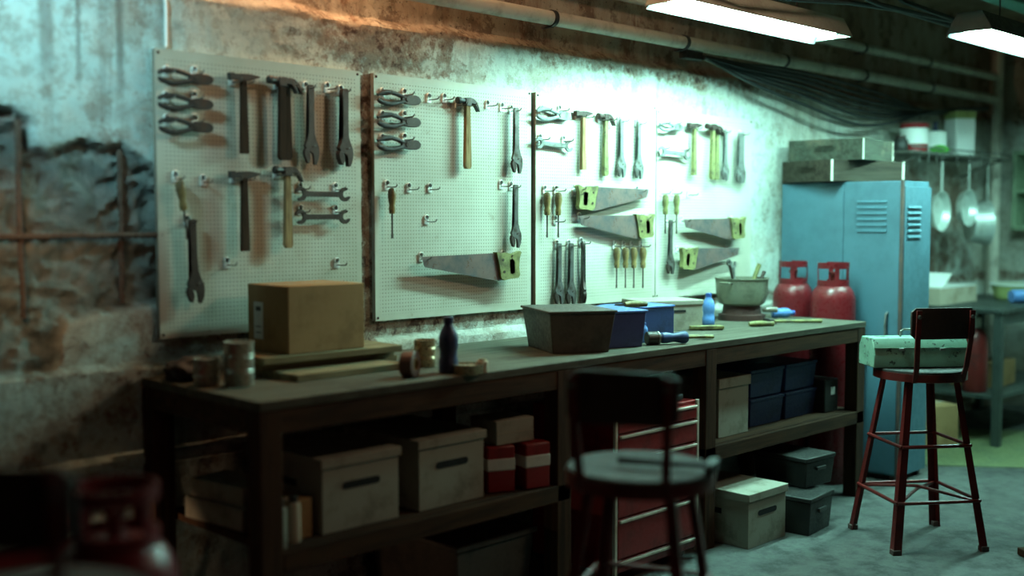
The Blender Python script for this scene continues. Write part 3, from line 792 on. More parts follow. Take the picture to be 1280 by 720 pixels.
# ------------------------------------------------------------------ workbench
X0, X1 = 1.70, 5.21
r_ = thing('workbench', 'long dark wooden workbench along the wall under the pegboards', 'workbench', (X0, BY, 0))
W_ = X1 - X0; D_ = WY - .03 - BY
M['benchtop'] = wood('worn_bench_top', (.10, .098, .073), (.06, .052, .037), 'x', 4, .62, (.045, .037, .027))
b = nb(); box(b, 0, W_, 0, D_, BZ - .028, BZ); obj('worktop', b, 'benchtop', r_, bev=.003)
b = nb(); box(b, .004, W_ - .004, .004, .03, BZ - .098, BZ - .029); obj('front_rail', b, 'bench', r_, bev=.002)
b = nb(); box(b, .02, W_ - .02, D_ - .03, D_ - .004, BZ - .098, BZ - .029); obj('back_rail', b, 'bench', r_, bev=.002)
for x in (.004, W_ - .03):
    b = nb(); box(b, x, x + .026, .032, D_ - .032, BZ - .098, BZ - .029); obj('side_rail', b, 'bench', r_, bev=.002)
lx = (0, 2.935 - X0, 3.845 - X0, W_ - .078)
for k, x in enumerate(lx):
    for y in (.001, D_ - .075):
        b = nb(); box(b, x, x + .074, y, y + .07, 0, BZ - .03)
        obj('leg', b, 'benchleg', r_, bev=.003)
for x0, x1 in ((0.076, lx[1] + .07), (lx[2], lx[3] + .07)):
    b = nb(); box(b, x0, x1 + .0, .001, .03, SZ - .062, SZ - .002); obj('shelf_rail', b, 'bench', r_, bev=.002)
    b = nb(); box(b, x0, x1, .031, D_ - .01, SZ - .022, SZ - .001); obj('shelf', b, 'bench', r_)

# ------------------------------------------------------------------ boxes etc
def lidded_box(name, x0, y0, z0, w, d, h, rz, mat, lidmat, label, group=None, slot=True, cat='box', lidh=.045):
    """archive box; local origin at near-left bottom corner, front = -y"""
    r = thing(name, label, cat, (x0, y0, z0), rz, group)
    b = nb(); box(b, .004, w - .004, .004, d - .004, 0, h - .004)
    body = obj('body', b, mat, r, bev=.002)
    b = nb(); box(b, -.004, w + .004, -.004, d + .004, h - lidh, h); obj('lid', b, lidmat, r, bev=.003)
    if slot:
        b = nb(); c = w * .5; hw = w * .24; zz = h * (.60 if lidh < .05 else .5); rr = h * .05
        pts = arc(c + hw - rr, zz, rr, rr, -90, 90, 8) + arc(c - hw + rr, zz, rr, rr, 90, 270, 8)
        prism(b, pts, .0022, .0048); obj('hand_hole_shade', b, 'slot_shade', r)  # dark plate standing in for the shaded opening
        if True:
            b = nb(); box(b, .0025, .004, d * .35, d * .65, zz - rr, zz + rr); obj('hand_hole_shade', b, 'slot_shade', r)
    return r
lidded_box('archive_box', 1.955, 2.783, SZ, .305, .40, .232, 0, 'white_box', 'white_box', 'left one of two white storage boxes on the left bench shelf', 'white storage boxes under the bench', lidh=.03)
lidded_box('archive_box', 2.338, 2.783, SZ, .30, .40, .236, 0, 'white_box', 'white_box', 'white storage box beside the red boxes on the left bench shelf', 'white storage boxes under the bench', lidh=.03)
lidded_box('archive_box', 3.985, 2.592, 0, .30, .40, .235, 0, 'white_box', 'white_box', 'white storage box on the floor under the right half of the bench', 'white storage boxes under the bench', lidh=.035)
lidded_box('archive_box', 4.06, 2.80, SZ, .24, .36, .262, 0, 'white_box', 'white_box', 'white carton on the right bench shelf beside the blue bins', 'white storage boxes under the bench', slot=False)
# blue bins 2 x 2
for i in range(2):
    for k in range(2):
        x = 4.37 + i * .30; z = SZ + k * .135
        r = thing('blue_bin', '%s one of the blue bins on the right bench shelf, %s' % ('upper' if k else 'lower', 'nearer the right leg' if i else 'beside the white carton'), 'bin', (x, 2.84, z), 0, 'blue bins on the right bench shelf')
        b = nb(); frustum(b, (.01, .27, .01, .35), (0, .28, 0, .36), 0, .115); obj('body', b, 'blue_dark', r, bev=.004)
        b = nb(); box(b, -.004, .284, -.004, .364, .115, .130); obj('lid', b, 'blue_dark', r, bev=.003)
r = thing('black_case', 'small black case with a pale sticker on the right bench shelf', 'case', (4.965, 2.80, SZ), 0)
b = nb(); box(b, 0, .13, 0, .22, 0, .165); obj('body', b, 'black_plastic', r, bev=.006)
b = nb(); box(b, .055, .095, -.002, .0, .085, .125); obj('sticker', b, 'paper', r)
# red and white boxes with white packet
for (x, y, rz, lab) in ((2.665, 2.80, R(-22), 'red box with a white band touching the white storage box'), (2.80, 2.745, R(-12), 'red box with a white band nearest the bench leg')):
    r = thing('red_box', lab, 'box', (x, y, SZ), rz, 'red boxes with white bands')
    w = .105
    b = nb(); box(b, 0, w, 0, .17, 0, .165); obj('body', b, 'red', r, bev=.006)
    b = nb(); box(b, -.0012, w + .0012, -.0012, .1712, .078, .122); obj('band', b, 'paper', r, bev=.004)
r = thing('white_packet', 'white carton lying on top of the two red boxes', 'box', (2.70, 2.79, SZ + .167), R(-8))
b = nb(); box(b, 0, .165, 0, .16, 0, .085, Matrix.Rotation(R(-1), 4, 'Y')); obj('body', b, 'white_box', r, bev=.002)
b = nb(); box(b, .0, .165, -.0015, 0, .040, .0415); obj('flap_seam', b, 'card_pale', r)
# jars by the left leg
for px, py, h, r0, mat, lab in ((362, 690, .145, .021, 'tin', 'pale spray can on the bench shelf, left of the white storage box'), (379, 681, .14, .022, 'card_pale', 'brown spray can between the pale can and the storage box')):
    p = at(px, py, 2, SZ)
    r = thing('spray_can', lab, 'can', (p.x, p.y + .05, SZ), 0, 'cans on the left shelf')
    b = nb(); lathe(b, [(r0, 0), (r0, h * .78), (r0 * .85, h * .84), (r0 * .5, h * .86)], 20); obj('body', b, mat, r)
    b = nb(); lathe(b, [(r0 * .62, h * .84), (r0 * .62, h)], 16); obj('cap', b, 'black_plastic', r, bev=.002)
# white cartons + brown box left part of shelf
r = thing('paper_stack', 'pale stacked cartons at the left end of the bench shelf', 'carton', (1.80, 2.98, SZ), R(6))
b = nb(); box(b, 0, .15, 0, .30, 0, .07); obj('lower_carton', b, 'white_box', r, bev=.003)
b = nb(); box(b, .02, .16, .02, .28, .071, .13, Matrix.Rotation(R(2), 4, 'Z')); obj('upper_carton', b, 'white_box', r, bev=.003)
r = thing('brown_carton', 'small brown carton just behind the front left bench leg', 'box', (1.80, 2.80, SZ), 0)
b = nb(); box(b, 0, .13, 0, .15, 0, .12); obj('body', b, 'card', r, bev=.003)
b = nb(); box(b, .05, .08, -.001, .151, .12, .1215); obj('tape', b, 'card_pale', r)
# floor bin under left bench
r = thing('grey_floor_bin', 'dark lidded bin on the floor under the left end of the bench', 'bin', (2.52, 2.80, 0), R(0))
b = nb(); frustum(b, (.03, .37, .03, .47), (.01, .39, .01, .49), 0, .25); obj('body', b, 'bin_brown', r, bev=.006)
b = nb(); box(b, 0, .40, 0, .50, .25, .272); obj('lid', b, 'bin_brown', r, bev=.005)
# black bins stacked under right end
for k, (x, y, z, rz, w, d, h, lab) in enumerate(((4.33, 2.50, 0, R(6), .25, .30, .17, 'lower black bin on the floor under the right end of the bench'), (4.46, 2.60, .172, R(-3), .24, .30, .14, 'upper black bin stacked on the lower black bin'))):
    r = thing('black_bin', lab, 'bin', (x, y, z), rz, 'black bins under the right end of the bench')
    b = nb(); frustum(b, (.015, w - .015, .015, d - .015), (.004, w - .004, .004, d - .004), 0, h - .02); obj('body', b, 'black_plastic', r, bev=.005)
    b = nb(); box(b, 0, w, 0, d, h - .02, h); obj('lid', b, 'black_plastic', r, bev=.004)
    b = nb(); box(b, w * .35, w * .65, -.004, .006, h * .55, h * .66); obj('grip', b, 'grip', r, bev=.002)

# red tool chests
def chest(x, y, rz, label, w=.525, h=.655, d=.44):
    r = thing('tool_chest', label, 'tool chest', (x, y, 0), rz, 'red tool chests')
    b = nb(); box(b, 0, w, .012, d, .04, h); obj('cabinet', b, 'red', r, bev=.003)
    for x_ in (-.004, w - .010):
        b = nb(); box(b, x_, x_ + .014, 0, .014, .03, h + .003); obj('corner_trim', b, 'pipe', r, bev=.002)
    zs = [h - .012, h - .075, h - .17, h - .40, h - .56]
    zs2 = [h - .072, h - .165, h - .395, h - .555, .05]
    for zt, zb in zip(zs, zs2):
        b = nb(); box(b, .014, w - .014, .0, .014, zb, zt - .004); dr = obj('drawer', b, 'red', r, bev=.003)
        b = nb(); box(b, .02, w - .02, -.010, .0, zt - .016, zt - .006); obj('drawer_pull', b, 'pipe', dr, bev=.002)
    for x_ in (.05, w - .05):
        b = nb(); lathe(b, [(.02, -.012), (.02, .012)], 14, Matrix.Translation((x_, .06, .02)) @ Matrix.Rotation(R(90), 4, 'Y')); obj('caster', b, 'clamp', r)
    return r
chest(3.225, 2.684, 0, 'red tool chest with silver drawer edges under the bench')
chest(.68, 2.645, 0, 'red tool chest behind the foreground stool at the left', w=.50)
# things on the chest
r = thing('paint_brush', 'yellow handled tool lying on the red tool chest', 'brush', (3.50, 2.76, .657), R(25))
b = nb(); tube(b, [(0, 0, .011), (.05, 0, .012), (.10, 0, .011)], [.008, .011, .007], 10); obj('handle', b, 'handle_yellow', r)
b = nb(); box(b, .10, .15, -.018, .018, .003, .015); obj('bristles', b, 'card_pale', r, bev=.002)
r = thing('black_clamp', 'small black block lying on the red tool chest', 'block', (3.64, 2.72, .657), R(10))
b = nb(); box(b, 0, .07, 0, .06, 0, .022); obj('body', b, 'black_plastic', r, bev=.004)
b = nb(); lathe(b, [(.010, 0), (.010, .012)], 12, Matrix.Translation((.035, .03, .022))); obj('knob', b, 'grip', r)

# gas bottles
def gas(x, y, h, rr, label, rz=0):
    r = thing('gas_bottle', label, 'gas bottle', (x, y, 0), rz, 'red gas bottles')
    hb = h - .105
    b = nb()
    prof = [(rr * .82, .0), (rr * .86, .035), (rr * .92, .05), (rr, .10), (rr, hb - rr * .95)]
    for k in range(1, 9):
        a_ = k / 8 * 82; prof.append((rr * (.30 + .70 * math.cos(R(a_))) if k < 8 else rr * .32, hb - rr * .95 + rr * .95 * math.sin(R(a_)) ** .9))
    lathe(b, prof, 36); obj('body', b, 'cyl_red', r)
    b = nb(); rc = rr * .66; th = .005
    def ringseg(a0, a1, z0, z1):
        n = max(2, int((a1 - a0) / 8)); A = []
        for i in range(n + 1):
            a_ = R(a0 + (a1 - a0) * i / n)
            A.append([b.verts.new(((rc + dr) * math.cos(a_), (rc + dr) * math.sin(a_), z)) for dr, z in ((0, z0), (th, z0), (th, z1), (0, z1))])
        for u, v in zip(A, A[1:]):
            for k in range(4): b.faces.new((u[k], u[(k + 1) % 4], v[(k + 1) % 4], v[k]))
        b.faces.new(A[0]); b.faces.new(A[-1][::-1])
    ringseg(0, 300, h - .032, h); ringseg(0, 300, hb - .028, hb + .012)
    for a0 in (0, 100, 200, 276): ringseg(a0, a0 + 17, hb - .02, h - .01)
    obj('collar', b, 'cyl_red', r)
    b = nb(); tube(b, [(0, 0, hb - .02), (0, 0, hb + .04)], .016, 12); lathe(b, [(.024, hb + .04), (.024, hb + .055)], 12); obj('valve', b, 'red_dark', r)
    return r
p = at(984, 330, 0, 5.385); gas(5.385, 3.24, 1.165, .108, 'red gas bottle nearest the wall between bench and locker', R(99))
gas(5.36, 2.985, 1.165, .116, 'red gas bottle in front of the other, beside the blue locker', R(114))
p = at(142, 665, 2, .78); gas(1.02, 2.18, .855, .125, 'big red gas bottle in the left foreground beside the bench', R(183))

# cardboard box on planks on the bench
for k, (x, y, L, wd, z, rz, lab) in enumerate(((1.995, 2.965, .44, .20, BZ, R(1), 'front plank of the short stack lying on the bench'),
                                          (1.985, 3.17, .57, .21, BZ, R(-1), 'rear plank flat on the bench under the stack'),
                                          (1.965, 3.12, .55, .20, BZ + .0235, R(0.5), 'middle plank of the stack under the cardboard box'),
                                          (1.95, 3.085, .56, .24, BZ + .047, R(-1.2), 'top plank carrying the cardboard box'))):
    r = tag(obj('wooden_plank', (lambda b: (box(b, 0, L, 0, wd, 0, .0225), b)[1])(nb()), 'plank', bev=.002), lab, 'plank', 'planks on the bench')
    r.location = (x, y, z + .0005); r.rotation_euler = (0, 0, rz)
r = thing('cardboard_box', 'brown cardboard box with paper labels standing on the planks', 'box', (2.055, 3.103, BZ + .0705), 0)
b = nb(); box(b, 0, .31, 0, .245, 0, .225); obj('carton', b, 'card', r, bev=.003)
b = nb(); box(b, 0.0, .31, .115, .13, .2252, .2262); obj('tape', b, 'card_pale', r)
for z0, z1, y0 in ((.04, .165, .15),):
    b = nb(); box(b, -.0012, 0, y0, y0 + .055, z0, z1); lb = obj('paper_label', b, 'paper', r)
    b = nb()
    for zz in (.135, .08, .06): box(b, -.0018, -.0012, y0 + .012, y0 + .043, zz, zz + (.015 if zz > .1 else .004))
    obj('print', b, 'black_plastic', lb)
# tall can, small can, dark bits
def can(name, x, y, r0, h, mat, label, cat='can', lip=True, group=None, z=BZ):
    r = thing(name, label, cat, (x, y, z), 0, group)
    b = nb(); lathe(b, [(r0 * .96, 0), (r0, .004), (r0, h - .004), (r0 * 1.03, h - .002), (r0 * 1.03, h), (r0 * .94, h), (r0 * .93, h - .006), (.001, h - .006)], 28); obj('body', b, mat, r)
    if lip:
        b = nb()
        for zz in (h * .3, h * .36, h * .64, h * .70): lathe(b, [(r0, zz), (r0 + .0015, zz + .002), (r0, zz + .004)], 28)
        obj('rib', b, mat, r)
    return r
can('steel_can', 1.835, 3.045, .046, .137, 'tin', 'tall pale steel can at the left end of the bench')
p = at(259, 482, 2, BZ); can('steel_mug', 1.765, 3.12, .040, .085, 'tin', 'short shiny can left of the tall steel can')
p = at(222, 470, 2, BZ); r = thing('rag_heap', 'dark crumpled rag at the back left end of the bench', 'rag', (1.79, 3.27, BZ))
b = nb(); bmesh.ops.create_icosphere(b, subdivisions=4, radius=.07)
for v in b.verts:
    v.co *= 1 + .35 * noise.fractal(v.co * 22, 1, 2, 3); v.co.z = max(0, v.co.z * .7 + .025)
obj('cloth', b, 'grip_dark', r)
# tape roll, tin, bottle, low tin
r = thing('tape_roll', 'brown tape roll standing on the bench near the planks', 'tape', (2.325, 2.81, BZ), R(28))
b = nb(); lathe(b, [(.020, -.022), (.043, -.022), (.043, .022), (.020, .022), (.020, -.022)], 30, Matrix.Translation((0, 0, .043)) @ Matrix.Rotation(R(90), 4, 'X')); obj('tape', b, 'brown_lump', r, bev=.003)
b = nb(); lathe(b, [(.018, -.023), (.0205, -.023), (.0205, .023), (.018, .023), (.018, -.023)], 24, Matrix.Translation((0, 0, .043)) @ Matrix.Rotation(R(90), 4, 'X')); obj('core', b, 'card', r)
can('brass_tin', 2.53, 2.975, .038, .095, 'brass', 'warm coloured tin standing beside the dark bottle')
def bottle(x, y, h, r0, bm_, capm, label, z=BZ, rot=None):
    r = thing('bottle', label, 'bottle', (x, y, z)); 
    if rot: r.rotation_euler = rot
    b = nb(); lathe(b, [(r0 * .85, 0), (r0, .006), (r0, h * .22), (r0 * .9, h * .27), (r0 * .9, h * .40), (r0, h * .45), (r0, h * .62), (r0 * .82, h * .74), (r0 * .48, h * .84), (r0 * .42, h * .9)], 28); obj('body', b, bm_, r)
    b = nb(); lathe(b, [(r0 * .5, h * .885), (r0 * .5, h * .985), (r0 * .42, h)], 20); obj('cap', b, capm, r)
    return r
bottle(2.485, 2.80, .19, .033, 'navy', 'navy', 'dark navy bottle standing near the front edge of the bench')
can('low_tin', 2.52, 2.742, .052, .032, 'brass', 'low round tin at the front edge of the bench', lip=False)
r = thing('short_block', 'small warm block touching the low round tin on the bench', 'block', (2.575, 2.73, BZ), R(20)); b = nb(); lathe(b, [(.02, 0), (.02, .036), (.016, .04)], 18); obj('body', b, 'card_pale', r); b = nb(); lathe(b, [(.012, .04), (.012, .046)], 14); obj('lid', b, 'brass', r)
# tapered bins on bench
def rim_bin(name, c, l, rgt, h, mat, label, grp=None, over=.02, lid=True, rimmat=None):
    """c near corner bottom, l far-left corner bottom, rgt = right corner"""
    c, l, rgt = Vector(c), Vector(l), Vector(rgt)
    u = (rgt - c); w = u.length; v = (l - c); d = v.length; ang = math.atan2(u.y, u.x)
    r = thing(name, label, 'bin', (c.x, c.y, BZ), ang, grp)
    b = nb(); frustum(b, (0, w, 0, d), (-over, w + over, -over, d + over), 0, h - .008); obj('body', b, mat, r, bev=.004)
    b = nb(); box(b, -over - .006, w + over + .006, -over - .006, d + over + .006, h - .010, h); obj('lid', b, rimmat or mat, r, bev=.003)
    return r
rim_bin('tapered_bin', (3.105, 2.90), (3.105 + .155, 2.90 + .25), (3.105 + .205, 2.90 - .105), .165, 'bin_brown', 'dark brown tapered bin with a flat lid in the middle of the bench', 'tapered bins on the bench')
rim_bin('tapered_bin', (3.385, 2.868), (3.385 + .08, 2.868 + .24), (3.385 + .16, 2.868 - .05), .150, 'blue_box', 'blue tapered bin right behind the brown tapered bin', 'tapered bins on the bench', over=.012, rimmat='blue_lid')
r = thing('blue_carton', 'deep blue box carrying a yellow handled knife', 'box', (3.72, 3.02, BZ), R(-8))
b = nb(); box(b, 0, .26, 0, .20, 0, .128); obj('body', b, 'blue_dark', r, bev=.004)
b = nb(); box(b, -.003, .263, -.003, .203,   .128, .137); obj('lid', b, 'blue_lid', r, bev=.003)
r = thing('knife', 'yellow handled knife lying on the deep blue box', 'knife', (3.68, 3.02, BZ + .137), R(-14))
b = nb(); tube(b, [(.0, 0, .014), (.03, 0, .016), (.075, 0, .015), (.115, 0, .012)], [.010, .015, .014, .010], 12); obj('handle', b, 'handle_yellow', r)
b = nb(); prism(b, [(-.06, .011), (.003, .008), (.003, .02), (-.05, .02)], -.001, .001); obj('blade', b, 'steel', r)
p = at(867, 411, 2, BZ)
r = thing('grey_carton', 'pale grey lidded box against the pegboards behind the deep blue box', 'box', (4.00, 3.16, BZ), R(-22))
b = nb(); box(b, 0, .30, 0, .22, 0, .125); obj('body', b, 'white_box', r, bev=.002)
b = nb(); box(b, -.004, .304, -.004, .224, .118, .140); obj('lid', b, 'white_box', r, bev=.003)
b = nb(); box(b, .09, .21, -.0015, .0, .085, .096); obj('hand_hole_shade', b, 'slot_shade', r)  # dark strip painted as the opening's shade
# tin + clamp + blue torch
can('small_tin', 3.585, 2.895, .022, .085, 'brass', 'narrow warm tin between the blue bin and the torch')
r = bottle(3.665, 2.905, .085, .017, 'blue_bottle', 'blue_cap', 'tiny blue bottle behind the head of the torch')
r = thing('torch', 'blue torch with black head lying at the front edge of the bench', 'torch', (3.60, 2.84, BZ + .0275), R(-28)); r.scale = (.8, .8, .8)
RX = Matrix.Rotation(R(90), 4, 'Y')
b = nb(); lathe(b, [(.030, -.0), (.034, .004), (.034, .055), (.026, .07), (.022, .078)], 28, RX); obj('head', b, 'iron', r)
b = nb(); lathe(b, [(.0355, .058), (.0355, .066)], 28, RX); obj('ring', b, 'steel_pale', r)
b = nb(); lathe(b, [(.022, .078), (.028, .085), (.029, .11), (.022, .145), (.024, .165), (.031, .195), (.032, .215), (.028, .225)], 28, RX); obj('grip', b, 'torch_blue', r)
# hand tools on bench
r = thing('wall_brush', 'yellow handled scraper lying by the torch on the bench', 'scraper', (3.85, 2.86, BZ), R(-36))
b = nb(); tube(b, [(0, 0, .013), (.06, 0, .014), (.12, 0, .013), (.15, 0, .012)], [.010, .013, .014, .012], 12, .7); obj('handle', b, 'handle_yellow', r)
b = nb(); prism(b, [(-.05, -.02), (0, -.006), (0, .006), (-.05, .02)], .009, .0105, Matrix.Rotation(R(-90), 4, 'X')); obj('blade', b, 'steel_pale', r)
r = thing('brush_block', 'flat yellow block brush lying in front of the blue bottle', 'brush', (4.21, 3.07, BZ), R(-34))
b = nb(); prism(b, [(0, -.01), (.05, -.022), (.16, -.026), (.16, .026), (.05, .022), (0, .01)], -.022, -.006, Matrix.Rotation(R(-90), 4, 'X') @ Matrix.Translation((0, 0, 0))); o = obj('block', b, 'handle_yellow', r, bev=.003); o.location = (0, 0, .0); 
b = nb(); box(b, .055, .155, -.02, .02, .0005, .006); obj('bristles', b, 'black_plastic', r)
bottle(4.50, 3.17, .155, .030, 'blue_bottle', 'blue_cap', 'clear blue bottle standing beside the metal pot')
# pot
PX, PYY = 4.86, 3.22
r = thing('metal_pot', 'big tarnished metal pot full of tools standing on a dark base', 'pot', (PX, PYY, BZ + .075))
b = nb(); lathe(b, [(.095, 0), (.116, .012), (.129, .05), (.134, .132), (.139, .134), (.139, .139), (.128, .139), (.124, .05), (.108, .016), (.001, .012)], 40); obj('bowl', b, 'potmetal', r)
for s in (-1, 1):
    b = nb(); tube(b, [(s * .13, -.03, .115), (s * .155, -.025, .118), (s * .16, 0, .118), (s * .155, .025, .118), (s * .13, .03, .115)], .005, 8); obj('ear', b, 'potmetal', r)
r = thing('pot_stand', 'dark red round stand under the metal pot', 'stand', (PX, PYY, BZ))
b = nb(); lathe(b, [(.118, 0), (.118, .028), (.10, .032), (.092, .075), (.001, .075)], 36); obj('ring', b, 'stand_red', r)
b = nb(); tube(b, [(.07, -.08, .05), (.10, -.11, .052), (.125, -.13, .05)], [.012, .014, .014], 12); obj('knob', b, 'tin', r)
# tools in pot
def in_pot(name, cat, label, p0, p1, r0, mat, flat=1):
    r = thing(name, label, cat, (PX, PYY, BZ + .09))
    b = nb(); tube(b, [p0, Vector(p0).lerp(Vector(p1), .8), p1], [r0, r0, r0 * 1.1], 10, flat); obj('shank', b, mat, r); return r
r = in_pot('open_wrench', 'wrench', 'dark wrench leaning left in the metal pot', (-.03, 0, .0), (-.115, .0, .195), .007, 'steel_dark')
b = nb(); lathe(b, [(.008, -.004), (.017, -.004), (.017, .004), (.008, .004), (.008, -.004)], 14, Matrix.Translation((-.12, 0, .205)) @ Matrix.Rotation(R(90), 4, 'X')); obj('ring_end', b, 'steel', r)
r = in_pot('open_wrench', 'wrench', 'pale wrench standing upright in the metal pot', (-.02, .03, 0), (-.035, .03, .18), .009, 'steel_pale')
b = nb(); prism(b, arc(0, 0, .021, .021, 128, 412, 14) + [(.0095, .013), (.0095, -.002), (-.0095, -.002), (-.0095, .013)], -.004, .004, Matrix.Translation((-.035, .03, .19))); obj('open_end', b, 'steel_pale', r)
r = in_pot('yellow_file', 'file', 'yellow handled file leaning right in the metal pot', (.03, 0, 0), (.105, -.035, .19), .011, 'handle_yellow')
b = nb(); tube(b, [(.03, 0, 0), (.018, .005, -.02)], .005, 8); obj('tang', b, 'steel', r)
r = in_pot('short_chisel', 'chisel', 'dark chisel leaning right beside the yellow file', (.05, -.02, 0), (.12, -.05, .14), .008, 'steel_dark')
b = nb(); lathe(b, [(.010, 0), (.010, .012)], 10, Matrix.Translation((.121, -.0505, .142)) @ Matrix.Rotation(R(30), 4, 'Y')); obj('cap', b, 'iron', r)
# handle, hammer, lying bottle on the right end
r = thing('file_handle', 'short yellow wooden handle lying in front of the pot stand', 'handle', (4.555, 2.975, BZ), R(-33))
b = nb(); tube(b, [(0, 0, .013), (.02, 0, .014), (.06, 0, .015), (.10, 0, .013), (.125, 0, .013)], [.010, .013, .0145, .011, .012], 12); obj('grip', b, 'handle_yellow', r)
b = nb(); tube(b, [(.12, 0, .013), (.14, 0, .013)], .004, 8); obj('tang', b, 'steel', r)
r = thing('bench_hammer', 'hammer with yellow handle lying at the right end of the bench', 'hammer', (4.74, 2.985, BZ), R(-38))
b = nb(); tube(b, [(0, 0, .014), (.12, 0, .013), (.27, 0, .013)], [.009, .010, .012], 12, .8); obj('handle', b, 'handle_yellow', r)
b = nb(); box(b, -.014, .014, -.05, .045, .001, .027); obj('head', b, 'iron', r, bev=.004)
r = bottle(5.05, 3.16, .12, .026, 'blue_bottle', 'blue_cap', 'small blue bottle lying on its side before the gas bottles', BZ + .0265, (0, R(90), R(-42)))

# ------------------------------------------------------------------ stools
def stool(cx, cy, rz, label):
    r = thing('bar_stool', label, 'stool', (cx, cy, 0), rz, 'red metal bar stools')
    SH = .76; SR = .19
    b = nb(); lathe(b, [(SR - .012, SH - .022), (SR, SH - .012), (SR, SH - .004), (SR - .006, SH), (SR - .03, SH - .003), (.001, SH - .005)], 48); obj('seat', b, 'seat', r)
    b = nb(); lathe(b, [(SR - .004, SH - .048), (SR + .003, SH - .046), (SR + .003, SH - .013), (SR - .004, SH - .013), (SR - .004, SH - .048)], 48)
    for s in (-1, 1):
        box(b, -.13, .13, s * .1 - .012, s * .1 + .012, SH - .046, SH - .022)
    obj('rim', b, 'red_dark', r)
    tops = {}
    def leg_pt(sx, sy, z):
        k = (SH - .03 - z) / (SH - .03)
        a = .115 + (.212 - .115) * k
        return Vector((sx * a, sy * a, z))
    for sx in (-1, 1):
        for sy in (-1, 1):
            b = nb(); p, q = leg_pt(sx, sy, SH - .035), leg_pt(sx, sy, 0)
            # angle-iron leg: two flanges, widening towards the foot
            for ax in (0, 1):
                w0, w1, th = .026, .036, .004
                def ring(c, w):
                    if ax == 0: pts = [(0, 0), (-sx * w, 0), (-sx * w, -sy * th), (0, -sy * th)]
                    else: pts = [(0, 0), (0, -sy * w), (-sx * th, -sy * w), (-sx * th, 0)]
                    return [b.verts.new((c.x + u, c.y + v, c.z)) for u, v in pts]
                A, B_ = ring(p, w0), ring(q, w1)
                for k in range(4): b.faces.new((A[k], A[(k + 1) % 4], B_[(k + 1) % 4], B_[k]))
                b.faces.new(A); b.faces.new(B_[::-1])
            lg = obj('leg', b, 'red_dark', r, smooth=False)
            b = nb(); box(b, -.017, .017, -.017, .017, 0, .022, Matrix.Translation((q.x - sx * .014, q.y - sy * .014, 0))); obj('foot_cap', b, 'locker_edge', lg, bev=.003)
    for z, rr in ((.44, .008), (.21, .008)):
        c = [leg_pt(sx, sy, z) for sx, sy in ((-1, -1), (1, -1), (1, 1), (-1, 1))]
        for k in range(4):
            b = nb(); tube(b, [c[k] * 1, c[(k + 1) % 4] * 1], rr, 8, 1.0); obj('stretcher', b, 'red_dark', r)
    c = [leg_pt(sx, sy, .205) for sx, sy in ((-1, -1), (1, -1), (1, 1), (-1, 1))]
    for k in (0, 1):
        b = nb(); tube(b, [c[k] + Vector((0, 0, .0)), (0, 0, .225 + .012 * k), c[k + 2]], .007, 8); obj('brace', b, 'red_dark', r)
    for s in (-1, 1):
        b = nb(); pts = [(s * .105, -.155, SH - .05), (s * .110, -.178, SH + .02), (s * .117, -.195, SH + .13), (s * .118, -.205, SH + .258)]
        n = len(pts); A = []
        for p in pts: A.append([b.verts.new((p[0] + u, p[1] + v, p[2])) for u, v in ((-.011, -.003), (.011, -.003), (.011, .003), (-.011, .003))])
        for u, v in zip(A, A[1:]):
            for k in range(4): b.faces.new((u[k], u[(k + 1) % 4], v[(k + 1) % 4], v[k]))
        b.faces.new(A[0]); b.faces.new(A[-1][::-1])
        po = obj('back_post', b, 'red_dark', r, smooth=False)
        b = nb()
        lathe(b, [(.009, 0), (.009, .003), (.005, .006), (.001, .007)], 14, Matrix.Translation((s * .1178, -.207, SH + .232)) @ Matrix.Rotation(R(90), 4, 'X')); obj('bolt', b, 'steel', po)
    # curved back panel (between posts, in front of them)
    b = nb(); n = 14; A = []
    hw = .142
    for i in range(n + 1):
        x = -hw + 2 * hw * i / n; yy = -.200 + .0 + .030 * (1 - (x / hw) ** 2) * -1 + .008
        e = min(1, (hw - abs(x)) / .022); ins = .018 * (1 - math.sqrt(max(0, 1 - (1 - e) ** 2)))
        yy = -.199 + .012 - .016 * (1 - (x / hw) ** 2)
        yy = -.196 + .010 * (x / hw) ** 2
        A.append([b.verts.new((x, y_, z_)) for y_, z_ in ((yy, SH + .137 + ins), (yy, SH + .268 - ins), (yy + .012, SH + .268 - ins), (yy + .012, SH + .137 + ins))])
    for u, v in zip(A, A[1:]):
        for k in range(4): b.faces.new((u[k], u[(k + 1) % 4], v[(k + 1) % 4], v[k]))
    b.faces.new(A[0]); b.faces.new(A[-1][::-1])
    obj('backrest', b, 'panel_brown', r, bev=.003)
    return r
stool(2.26, 1.80, R(-66), 'stool in front of the red tool chest, hammer on its seat')
stool(4.637, 2.164, R(-36.6), 'stool carrying the green metal case, beside the right bench end')
stool(.734, 1.873, R(-45), 'blurred foreground stool at the left edge, only its backrest in view')
# hammer on the centre stool seat
r = thing('seat_hammer', 'dark hammer lying across the seat of the stool before the tool chest', 'hammer', (2.41, 1.68, .757), R(132))
a1 = at(773, 574, 2, .775); a2 = at(890, 583, 2, .775)
r.location = (a2.x, a2.y, .7605); r.rotation_euler = (0, 0, math.atan2(a1.y - a2.y, a1.x - a2.x))
Lh = (a1 - a2).length
b = nb(); tube(b, [(0, 0, .015), (Lh * .5, 0, .013), (Lh, 0, .013)], [.008, .009, .012], 12, .8); obj('handle', b, 'hammer_black', r)
b = nb(); box(b, -.013, .013, -.045, .04, .001, .028); prism(b, [(-.012, .004), (.012, .004), (.004, .026), (-.004, .026)], .038, .06); obj('head', b, 'hammer_black', r, bev=.004)
